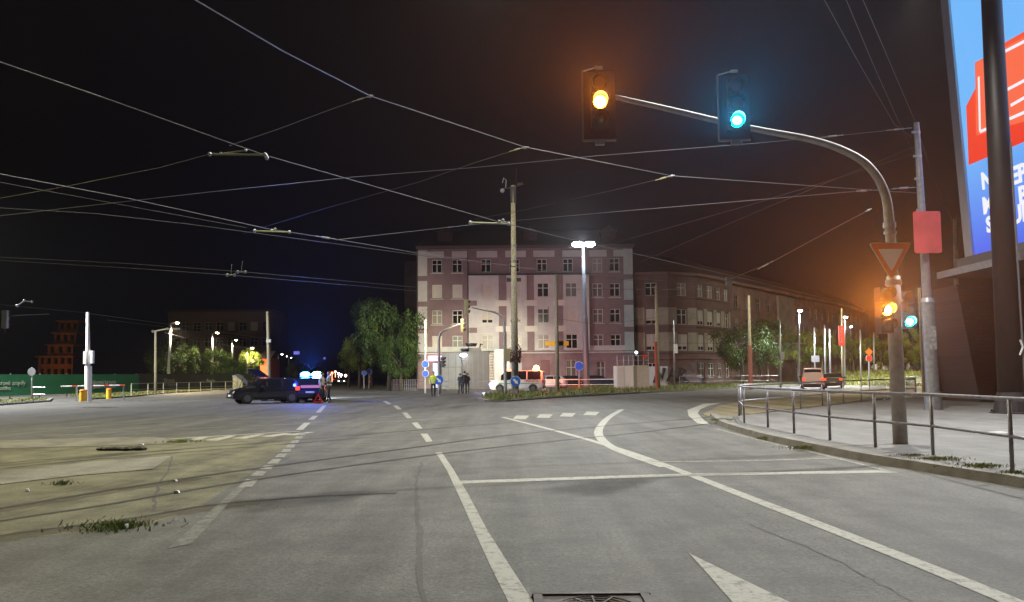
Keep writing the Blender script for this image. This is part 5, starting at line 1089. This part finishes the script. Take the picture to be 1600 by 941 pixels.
VAN = dict(prof=[(-2.45, .9), (-2.43, 1.5), (-2.36, 1.88), (-2.1, 1.95), (0, 1.96), (.85, 1.93), (1.05, 1.86), (1.75, 1.20), (2.2, 1.04), (2.38, .85), (2.45, .55)], belt=[(-2.45, 1.13), (0, 1.13), (1.2, 1.10), (2.45, .95)], L=4.9, W_=1.9, sidewin=[(-2.2, -1.0), (-.9, .25), (.4, 1.4)], shield=(1.06, 1.74), rear=(-2.42, -2.37), wheels=(1.5, -1.5), wr=.34)
PB = paint('black_car_paint', (.012, .012, .016)); PD = paint('dark_blue_paint', (.012, .014, .03)); PW = paint('white_van_paint', (.62, .61, .56)); PS = paint('silver_paint', (.35, .36, .38)); PO = paint('olive_dark_paint', (.06, .05, .03)); PR = paint('pinkish_white_paint', (.44, .30, .27))
c1 = G(416, 46.5); dc = car('dark_hatchback', 'black hatchback facing left with raised bonnet, nearest of the cars on the junction', 'car', c1, R(180+33), paint=PB, bonnet_open=True, tail_on=2, **HATCH)
c2 = G(452, 51.0); car('dark_estate', 'dark estate car with raised tailgate right behind the black hatchback', 'car', c2, R(-14), paint=PD, tail_open=(-1.9, 1.5), **ESTATE)
c3 = G(486, 49.0); pc = car('police_car', 'police estate car seen from behind with blazing blue roof beacon', 'police car', c3, R(103), paint=paint('police_silver', (.02, .025, .08)), tail_on=2, **ESTATE)
BL = emis('blue_beacon', (.02, .12, 1.0), 60); b = MB(); b.box((.1, 0, 1.56), (.34, 1.15, .11)); b.build('roof_light_bar', mat('bar_blue', (.01, .02, .2), .3), pc, local=True)
for s_ in (-.34, .36): b = MB(); b.sphere((-.02, s_, 1.68), .22, 12, 8, (1, 1.4, .8)); b.build('beacon_lamp', BL if s_ > 0 else emis('blue_beacon_core', (.15, .75, 1.0), 60), pc, local=True)
b = MB(); b.box((-2.335, 0, .95), (.01, 1.1, .16)); b.build('rear_stripe', emis('glowing_hazard_stripe', (.9, .35, .8), .5), pc, local=True)  # stripe is no lamp; the light it throws back is painted as emission
b = MB()
for s_ in (-1, 1): b.tube([(-1.8, s_*.62, 1.53), (.1, s_*.66, 1.56)], .02, 6)
b.build('roof_rail', STEEL, pc, local=True)
light('beacon_light', Vector(c3)+Vector((0, -.5, 2.1)), 1400, (.03, .12, 1), 'POINT', .08); light('beacon_beam', Vector(c3)+Vector((.1, -.5, 1.9)), 20000, (.03, .16, 1), 'SPOT', .08, Vector(c3)+Vector((2.4, -9, 6.2)), 52, 1.0); light('beacon_light_rear', Vector(c3)+Vector((.4, -2.9, 1.6)), 90, (.04, .1, 1), 'POINT', .08)
light('headlight_beam', G(497, 54.5, .75), 5200, (.85, .93, 1), 'SPOT', .05, G(560, 60.0, 0), 62, .5)
# police van
vc = G(809, 71.5); pv = car('police_van', 'white police van with orange red flashing lights and green stripe behind the keep right sign', 'police van', vc, R(180-8), paint=PW, lights_on=True, **VAN)
b = MB()
for s_ in (-1, 1): b.box((-.2, s_*.958, .80), (3.6, .012, .07))
b.build('green_stripe', mat('police_green', (.03, .28, .10), .4), pv, local=True)
text('van_lettering', 'POLÍCIA', mat('letter_dark', (.03, .04, .05), .5), .30, face_M((-1.45, .985, 1.0), (-1, 0, 0), (0, 0, 1)), pv, .006, bold=.006)
b = MB(); b.box((.75, 0, 2.02), (.3, 1.3, .12)); b.build('light_bar', emis('van_bar', (1, .12, .05), 8), pv, local=True)
b = MB(); b.box((-1.6, 0, 2.02), (.3, 1.2, .12)); b.build('light_bar', emis('van_bar2', (1, .22, .03), 30), pv, local=True)
b = MB(); b.sphere((-1.75, .3, 2.14), .26, 12, 8); b.build('beacon_lamp', emis('van_beacon', (1, .30, .05), 70), pv, local=True)
for o in list(pv.children):
    if o.name.startswith('headlight') and o.data.vertices[0].co.y < 0: pass
vb = Vector(vc); light('van_beacon_light', vb+Vector((1.6, 1.1, 2.7)), 4200, (1, .12, .02), 'SPOT', .08, vb+Vector((1.0, 9, 1.5)), 110, .8); light('van_roof_light', vb+Vector((1.9, -1.3, 2.6)), 700, (1, .14, .03), 'POINT', .08)
light('van_blue_light', vb+Vector((-3.0, -.3, .8)), 260, (.15, .2, 1), 'POINT', .06); b = MB(); b.sphere((2.46, .45, .72), .09, 10, 6); b.build('grille_beacon', emis('blue_grille', (.25, .3, 1), 40), pv, local=True)
light('van_headlight_light', vb+Vector((-2.9, -1.1, .8)), 160, (1, .95, .8), 'POINT', .08)
# others
car('light_van', 'pinkish white van seen from behind, driving away on the right hand road', 'van', G(1270, 72), R(70), paint=PR, tail_on=2, **{**VAN})
car('dark_car', 'dark olive car seen from behind, directly right of the light van', 'car', G(1303, 78), R(66), paint=PO, tail_on=2, **ESTATE)
car('silver_car', 'silver hatchback parked behind the police van', 'car', G(857, 88), R(170), paint=PS, **HATCH)
car('parked_car', 'dark parked car in front of the building right of the floodlight mast', 'car', G(936, 92), R(0), paint=PD, **HATCH); car('parked_car', 'dark parked car left of the floodlight mast foot', 'car', G(899, 93), R(0), paint=PB, **HATCH)
car('parked_car', 'white parked car beyond the grass in the right background', 'car', G(1381, 118, 1.6), R(10), paint=PW, **HATCH); car('parked_car', 'silver parked car half hidden by the signal mast in the right background', 'car', G(1432, 122, 1.6), R(0), paint=PS, **HATCH)
car('oncoming_car', 'small pale car coming down the side street with headlights on', 'car', G(537, 170), R(-92), paint=PW, lights_on=True, **HATCH); car('far_car', 'tiny far car with red tail lights up the side street', 'car', G(527, 230), R(92), paint=PR, tail_on=2, **HATCH)
for k, (px, py, Y, col) in enumerate(((519, 583, 260, (1, .2, .1)), (524, 581, 280, (1, .35, .2)), (529, 584, 270, (1, .9, .8)), (515, 585, 240, (1, .8, .7)), (533, 586, 230, (.6, .6, 1)), (540, 587, 220, (1, .5, .3)))):
    b = MB(); c = D(px, py, Y); b.sphere(c, .38, 8, 6); b.tube([c, G(px, Y)], .08, 5); tag(b.build('distant_light', emis('distant_%d' % k, col, 9), origin=G(px, Y)), 'tiny %s light far up the side street, %s' % (['red', 'salmon', 'white', 'cream', 'violet', 'orange'][k], ['highest left', 'highest', 'above the tiny far car', 'lowest left', 'beside the oncoming car', 'right of the oncoming car'][k]), 'light')
# warning triangle
c = G(497, 45.2); wt = thing('warning_triangle', 'red reflective warning triangle on the road beside the police car', 'warning triangle', c); b = MB()
tri = [(-.30, .06), (.30, .06), (0, .58)]; inn = [(-.17, .13), (.17, .13), (0, .43)]
vs = [(x, o, z) for o in (-.012, .012) for x, z in tri+inn]; b.add(vs, [(0, 1, 4, 3), (1, 2, 5, 4), (2, 0, 3, 5), (9, 10, 7, 6), (10, 11, 8, 7), (11, 9, 6, 8), (0, 6, 7, 1), (1, 7, 8, 2), (2, 8, 6, 0)]); b.build('reflector', mat('triangle_red', (.85, .03, .02), .4), wt, local=True)
b = MB(); b.box((0, 0, .03), (.5, .06, .03)); b.box((0, 0, .02), (.06, .4, .03)); b.build('stand', BLK, wt, local=True)

# ------------------------------------------------------------------ people
SKIN = mat('skin', (.45, .26, .18), .6); HAIR = mat('dark_hair', (.03, .02, .015), .8); SHOE = mat('shoe_black', (.015, .015, .015), .6)
def person(label, loc, yaw, top, legs, sleeve=None, arms='down', stride=.12, h=1.78, vest=None, hat=None, group=None, band=None, skirt=None):
    t = thing('person', label, 'person', loc, yaw, group); k = h/1.78
    V = [(0, 0, .97), (0, .0, 1.12), (0, 0, 1.30), (0, 0, 1.44), (0, -.005, 1.52), (0, -.01, 1.60), (0, -.01, 1.70)]; rad = [.145, .13, .155, .12, .055, .085, .085]; E = [(i, i+1) for i in range(6)]; regs = ['legs', 'top', 'top', 'top', 'skin', 'skin', 'skin']
    def chain(start, pts, rs, rg):
        p = start
        for q, r, g_ in zip(pts, rs, rg): V.append(q); rad.append(r); regs.append(g_); E.append((p, len(V)-1)); p = len(V)-1
        return p
    for s_ in (-1, 1):
        f = stride*s_
        an = chain(0, [(s_*.10, 0, .88), (s_*.11, -f*.3-.02, .50), (s_*.12, f*.5, .10)], [.095, .062, .045], ['legs']*3); chain(an, [(s_*.12, f*.5-.08, .045), (s_*.125, f*.5-.17, .035)], [.042, .034], ['shoe']*2)
        if arms == 'down': ap_ = [(s_*.17, 0, 1.42), (s_*.24, .02, 1.15), (s_*.25, -.06, .90)]
        elif arms == 'front': ap_ = [(s_*.17, 0, 1.42), (s_*.25, -.04, 1.16), (s_*.12, -.27, 1.12)]
        else: ap_ = [(s_*.17, 0, 1.42), (s_*.27, .03, 1.17), (s_*(.25 if s_ < 0 else .10), -.07 if s_ < 0 else -.28, .92 if s_ < 0 else 1.22)]
        wr_ = chain(3, ap_, [.062, .046, .032], ['top', 'top' if sleeve is None else sleeve, 'top' if sleeve is None else sleeve])
        d = (Vector(ap_[2])-Vector(ap_[1])).normalized(); side = d.cross(Vector((s_, 0, 0))).normalized(); palm = chain(wr_, [tuple(Vector(ap_[2])+d*.07)], [.028], ['skin'])
        for j in range(4):
            o_ = side*(.027*(j-1.5)); ln = (.065, .08, .085, .07)[j]; c_ = Vector(ap_[2])+d*.09; chain(palm, [tuple(c_+o_), tuple(c_+o_+d*ln*.6+Vector((-s_*.008, 0, 0))), tuple(c_+o_+d*ln+Vector((-s_*.025, 0, 0)))], [.0095, .0085, .007], ['skin']*3)
        chain(palm, [tuple(Vector(ap_[2])+d*.05+side*-.045), tuple(Vector(ap_[2])+d*.09+side*-.06)], [.011, .009], ['skin']*2)
    me = bpy.data.meshes.new('tmp_skel'); me.from_pydata([(v[0]*k, v[1]*k, v[2]*k) for v in V], E, []); o = bpy.data.objects.new('tmp_skel', me); COL.objects.link(o)
    o.modifiers.new('skin', 'SKIN'); sk = me.skin_vertices[0].data
    for i, r in enumerate(rad): sk[i].radius = (r*k*(1.25 if 0 < i < 4 else 1), r*k*(.8 if i < 4 else 1)); sk[i].use_root = (i == 0)
    sb = o.modifiers.new('sub', 'SUBSURF'); sb.levels = 1; sb.render_levels = 1
    bpy.context.view_layer.update(); m2 = bpy.data.meshes.new_from_object(o.evaluated_get(bpy.context.evaluated_depsgraph_get())); bpy.data.objects.remove(o)
    m2.name = 'body'; m2.materials.clear()
    for m_ in (top, legs, SKIN, SHOE): m2.materials.append(m_)
    ix = {'top': 0, 'legs': 1, 'skin': 2, 'shoe': 3}; VV = np.array(V)*k
    seg = [(VV[a], VV[b_], regs[b_], regs[a]) for a, b_ in E]
    for p in m2.polygons:
        c = np.array(p.center); best = None
        for a, b_, rg, ra in seg:
            ab = b_-a; tt = max(0, min(1, float(np.dot(c-a, ab)/max(1e-9, np.dot(ab, ab))))); dd = float(np.linalg.norm(c-a-ab*tt)); r_ = rg if tt > .25 else (ra if ra != 'shoe' else rg)
            if best is None or dd < best[0]: best = (dd, r_)
        r_ = best[1]
        if r_ == 'top' and c[2] < .98*k and abs(c[0]) < .2*k: r_ = 'legs'
        p.material_index = ix[r_]; p.use_smooth = True
    bo = bpy.data.objects.new('body', m2); COL.objects.link(bo); bo.parent = t
    b = MB(); b.sphere((0, -.01*k, 1.665*k), .098*k, 14, 10, (.86, 1.0, 1.18)); b.sphere((0, -.115*k, 1.655*k), .018*k, 6, 5, (1, 1, 1.5)); 
    for s_ in (-1, 1): b.sphere((s_*.086*k, 0, 1.66*k), .022*k, 6, 5, (.5, 1, 1.5))
    hd_ = b.build('head', SKIN, t, local=True, smooth=True); b = MB()
    for s_ in (-1, 1): b.sphere((s_*.032*k, -.096*k, 1.675*k), .011*k, 6, 5)
    b.box((0, -.098*k, 1.605*k), (.04*k, .012*k, .008*k)); b.build('eyes_and_mouth', BLK, hd_, local=True)
    b = MB(); b.sphere((0, .012*k, 1.70*k), .104*k, 14, 8, (.88, 1.0, .95)); b.build('hair' if not hat else 'cap', HAIR if not hat else hat, t, local=True, smooth=True)
    if vest:
        b = MB(); ring = lambda z, a, c: [(a*math.cos(i*math.pi/8), c*math.sin(i*math.pi/8), z) for i in range(16)]
        rs = [ring(.93*k, .185*k, .13*k), ring(1.12*k, .178*k, .128*k), ring(1.30*k, .205*k, .142*k), ring(1.44*k, .17*k, .12*k), ring(1.485*k, .09*k, .08*k)]; vs = [v for r in rs for v in r]; b.add(vs, [(i*16+j, i*16+(j+1) % 16, (i+1)*16+(j+1) % 16, (i+1)*16+j) for i in range(4) for j in range(16)]); vo = b.build('vest', vest, t, local=True, smooth=True)
        b = MB()
        for z in (1.02, 1.16): rr = [ring((z-.025)*k, .190*k, .138*k), ring((z+.025)*k, .190*k, .138*k)]; b.add([v for r in rr for v in r], [(j, (j+1) % 16, 16+(j+1) % 16, 16+j) for j in range(16)])
        b.build('reflective_band', mat('reflective_silver', (.75, .75, .72), .4), vo, local=True)
    return t
HV = mat('hi_vis_yellow', (.60, .75, .03), .6); BK = mat('black_cloth', (.012, .012, .014), .85); NV = mat('navy_cloth', (.02, .025, .05), .85); PALEC = mat('pale_shirt', (.42, .38, .33), .8); FG = mat('dull_green_jacket', (.16, .19, .12), .8)
person('officer in yellow hi-vis jacket and dark trousers standing alone before the far mast', G(677, 57.5), R(25), HV, BK, arms='one', vest=HV, hat=BK, h=1.85)
GP_ = 'people standing in front of the kiosk'
person('person in black jacket, tallest of the group before the grey kiosk', G(726, 66), R(190), BK, BK, arms='down', hat=BK, h=1.9, group=GP_)
person('pale haired person in dark clothes at the left of the kiosk group', G(719, 66.6), R(160), NV, BK, arms='front', h=1.72, group=GP_)
person('dark clothed person at the right of the kiosk group, arms in front', G(730.5, 67.2), R(200), NV, BK, arms='front', h=1.76, group=GP_)
person('person in a pale shirt and dark trousers right beside the warning triangle', G(503, 46.5), R(70), PALEC, BK, arms='one', h=1.78)
person('firefighter in dull green jacket with reflective bands, near the warning triangle', G(514, 47), R(-60), FG, BK, arms='front', vest=FG, hat=mat('helmet_dark', (.08, .02, .02), .4), h=1.84)

# ------------------------------------------------------------------ overhead wires
def wire(label, pts, w=.9, m=WIREM, group='overhead tram wires', name='overhead_wire', sag=0.0, sm=True, ends=None, bits=()):
    """pts: (px,py,Y) ; w = width in photo pixels at the mean distance"""
    q = [D(*p) for p in pts]; ym = sum(p[2] for p in pts)/len(pts); r = max(.005, world_len(w, ym)/2*.78)
    if len(q) == 2 and sag: mid = (q[0]+q[1])/2-Vector((0, 0, sag)); q = [q[0], q[0]*.25+q[1]*.0+mid*.75 if 0 else (q[0]*3+q[1])/4-Vector((0, 0, sag*.75)), mid, (q[0]+q[1]*3)/4-Vector((0, 0, sag*.75)), q[1]]
    if not bits:
        b = MB(); b.tube(q, r, 6); return tag(b.build(name, m, origin=q[0]), label, 'wire', group)
    t = thing(name, label, 'wire', q[0], 0, group); b = MB(); b.tube(q, r, 6); b.build('cable', m, t)
    for (ax, ay, cx_, cy_, Y, kind) in bits:
        a, c = D(ax, ay, Y), D(cx_, cy_, Y); b = MB(); b.tube([a, a.lerp(c, .3), a.lerp(c, .32), a.lerp(c, .68), a.lerp(c, .7), c], [r*1.6, r*1.6, r*3.4, r*3.4, r*1.6, r*1.6], 8); b.build('insulator', INSUL if kind else STEEL, t)
    return t
wire('thick bright span wire from the top left centre down to the tall stepped pole', [(230, -40, 12.5), (305, 0, 13.5), (440, 79, 15.7), (578, 150, 18.2), (820, 230, 22.5), (1050, 275, 25.6), (1360, 297, 27.8), (1437, 302, 29)], 1.7, bits=[(574, 152, 583, 149, 18.2, 0), (815, 232, 826, 230, 22.5, 0), (1045, 276, 1054, 274, 25.6, 0)])
wire('contact wire from the left edge through the twin hanger to the right', [(-40, 82, 11.4), (0, 97, 11.9), (160, 152, 13.2), (355, 222, 14.3), (415, 243, 14.9), (580, 290, 17.2), (780, 347, 21.2), (870, 369, 23), (1140, 430, 33), (1300, 469, 52)], 1.3)
wire('upper of two close wires rising to the left edge below the middle', [(-40, 265, 15.5), (0, 272, 15.9), (200, 310, 18.5), (420, 358, 22.4), (525, 374, 24), (660, 397, 26.5), (860, 424, 31), (1105, 445, 38)], 1.3, bits=[(493, 369, 525, 374, 24, 0)])
wire('lower of two close wires rising to the left edge below the middle', [(-40, 278, 15.7), (0, 285, 16.2), (200, 322, 18.8), (385, 356, 22)], 1.0, m=WIRED)
wire('long faint wire entering at the left edge and dropping to the pink roof', [(-40, 320, 18), (0, 325, 18.5), (150, 334, 20), (300, 351, 22), (560, 386, 26), (700, 405, 29), (1000, 440, 40)], 1.1, m=WIRED)
wire('upper of the two lowest faint wires at the left', [(-40, 398, 24), (0, 402, 24.5), (200, 412, 27), (380, 425, 30), (560, 441, 36), (650, 449, 40)], .9, m=WIRED)
wire('lower of the two lowest faint wires at the left', [(-40, 404, 24), (0, 407, 24.5), (200, 419, 27), (360, 430, 30), (560, 447, 36), (650, 455, 40)], .9, m=WIRED)
wire('pull-off wire with insulator from the bright span wire down left to the twin hanger', [(578, 150, 18.2), (520, 170, 17.5), (440, 200, 16.5), (358, 228, 15.5)], .9, m=WIRED, bits=[(550, 159, 576, 151, 18.1, 1)])
wire('faint wire continuing left from the twin hanger', [(335, 239, 15.4), (250, 262, 17), (100, 292, 20), (0, 310, 22)], .7, m=WIRED)
wire('pull-off wire with insulator running down left from the middle of the span wire', [(820, 230, 22.5), (740, 255, 23), (660, 283, 24), (500, 328, 26), (380, 365, 28)], .9, m=WIRED, bits=[(796, 237, 820, 230, 22.5, 1)])
wire('pull-off wire with insulator below the amber signal', [(1050, 275, 25.6), (960, 297, 26), (820, 328, 27), (740, 343, 28)], .9, m=WIRED, bits=[(1024, 282, 1048, 275, 25.6, 1)])
wire('bright wire from the top of the tall stepped pole leftward under the green signal', [(1434, 199, 29), (1310, 212, 28.5), (1180, 224, 28), (940, 243, 27), (740, 262, 26), (550, 277, 25), (330, 300, 24), (100, 326, 23), (-40, 342, 22)], 1.1, bits=[(1385, 204, 1424, 200, 28.8, 0), (1283, 215, 1318, 211, 28.5, 0)])
wire('wire from the lower clamps of the tall stepped pole to the thick concrete pole', [(1437, 293, 29), (1350, 298, 30), (1200, 311, 34), (960, 331, 42), (803, 345, 55)], 1.1, bits=[(1395, 295, 1430, 293, 29, 0), (1338, 299, 1362, 297, 30, 0)])
wire('wire continuing left from the thick concrete pole to the close wire pair', [(803, 345, 55), (740, 351, 45), (640, 362, 32), (525, 375, 24)], 1.0)
wire('short stay wire at upper right of the amber glow ending in an insulator', [(1362, 326, 24), (1290, 364, 28), (1205, 410, 34), (1140, 437, 38)], .9, m=WIREM, bits=[(1352, 331, 1362, 326, 24, 0), (1184, 421, 1208, 408, 35, 0)])
wire('faint wire from the white notice plate leftward over the roofs', [(1140, 437, 38), (1060, 452, 42), (900, 452, 50)], .7, m=WIRED)
wire('steep wire from the top edge to the tall stepped pole, leftmost', [(1280, -15, 14), (1340, 95, 20), (1398, 195, 27.5), (1424, 214, 29)], .9, m=WIRED)
wire('steep wire from the top edge to the tall stepped pole, second', [(1316, -15, 15), (1362, 95, 20.5), (1404, 190, 27.5), (1428, 240, 29)], .8, m=WIRED)
wire('steep wire from the top edge to the tip of the tall stepped pole', [(1342, -15, 15), (1385, 85, 21), (1432, 195, 29)], .9, m=WIRED)
wire('wire dropping right from the tall stepped pole to the pale greenish pole', [(1432, 195, 29), (1455, 270, 34), (1490, 350, 44)], .8, m=WIRED)
wire('faint wire from the tall pole leftward, upper of the two under the top bracket', [(1428, 230, 29), (1300, 282, 32), (1150, 345, 40), (1000, 410, 55)], .6, m=WIRED)
wire('faint wire from the tall pole leftward, lower of the two under the top bracket', [(1430, 240, 29), (1320, 275, 31), (1180, 318, 36), (960, 380, 50)], .6, m=WIRED)
wire('span wire from the pale left pole rightward past the warm lamps', [(138, 490, 54), (200, 498, 62), (300, 512, 80), (420, 530, 110)], .9, m=WIREM)
wire('second wire just under the first one right of the pale left pole', [(168, 500, 54), (250, 510, 66), (390, 530, 100)], .8, m=WIRED)
wire('faint wire from the left picture edge to the pale left pole', [(-40, 472, 40), (20, 478, 44), (137, 489, 54)], .7, m=WIRED)
wire('horizontal wire by the second left lamp', [(258, 520, 84), (300, 531, 95), (400, 546, 120)], .8, m=WIREM)
wire('short wire across the trees behind the light van', [(1040, 536, 90), (1150, 537, 90), (1260, 537, 92)], .6, m=WIRED)
wire('wire from the thin mast by the tree to the far signals', [(664, 484, 70), (700, 486, 66), (728, 488, 55)], .7, m=WIREM)
wire('faint wire in front of the pink building between its second and third floor', [(871, 498, 66), (940, 508, 67), (1025, 496, 70)], .6, m=WIRED)
# hangers and insulator arms
def hanger(label, segs, m=INSUL, group='wire hangers and insulator arms'):
    t = thing('wire_hanger', label, 'insulator', D(*segs[0][:3]), 0, group)
    for (ax, ay, Y, cx_, cy_, w) in segs:
        b = MB(); a, c = D(ax, ay, Y), D(cx_, cy_, Y); b.tube([a, c], world_len(w, Y)/2, 8); b.build('arm', m, t)
    b = MB()
    for (ax, ay, Y, cx_, cy_, w) in segs: 
        for p in ((ax, ay), (cx_, cy_)): b.sphere(D(*p, Y), world_len(w*1.1, Y), 8, 6)
    b.build('clamp', STEEL, t)
hanger('twin hanger arm where the contact wire crosses at upper left', [(328, 241, 14.6, 414, 242, 3), (345, 240, 14.7, 384, 235, 2.2), (415, 243, 14.7, 417, 247, 3)])
hanger('hanger arm on the close wire pair at left', [(398, 361, 22, 452, 363, 2.6), (425, 360, 22.1, 430, 358, 2)])
hanger('hanger arm beside the thick concrete pole top', [(735, 348, 21.2, 795, 350, 2.8), (780, 346, 21.2, 786, 344, 2.2)])
hanger('left small hanging trolley clip on the faint wires', [(355, 430, 30, 366, 430, 2.4), (361, 429, 30, 362, 414, .8)], STEEL)
hanger('right small hanging trolley clip on the faint wires', [(371, 425, 30, 383, 425, 2.4), (377, 424, 30, 379, 409, .8)], STEEL)
hanger('insulator cluster on the wire beside the first warm lamp', [(239, 518, 78, 262, 514, 2.2), (262, 514, 78, 280, 514, 2)], INSUL)
hanger('insulator cluster at the left picture edge above the hoarding', [(27, 478, 44, 38, 470, 2), (38, 470, 44, 50, 472, 1.6)], STEEL)

# ------------------------------------------------------------------ thin haze volume added to make the lamps glow
hb = MB(); hb.box((0, 150, 22), (620, 360, 46)); hzm = bpy.data.materials.new('night_haze'); hzm.use_nodes = True; n = hzm.node_tree; n.nodes.remove(n.nodes['Principled BSDF']); v = n.nodes.new('ShaderNodeVolumePrincipled')
v.inputs['Color'].default_value = (.9, .9, .95, 1); v.inputs['Density'].default_value = HAZE_D; v.inputs['Anisotropy'].default_value = .72; n.links.new(v.outputs[0], n.nodes['Material Output'].inputs['Volume']); hb.build('haze', hzm)['kind'] = 'stuff'

cb = thing('utility_cabinet', 'pale olive utility cabinet on the verge behind the raised bonnet of the hatchback', 'cabinet', G(372, 90)); b = MB(); b.box(G(372, 90)+Vector((0, 0, .85)), (1.1, .4, 1.7)); b.build('cabinet_body', mat('cabinet_olive', (.22, .21, .14), .7, var=.15), cb)
b = MB(); b.box(G(372, 90)+Vector((0, 0, 1.73)), (1.2, .5, .06)); b.build('lid', STEEL, cb); b = MB(); b.box(G(372, 90)+Vector((0, -.21, .85)), (.02, .02, 1.5)); b.build('door_gap', BLK, cb)
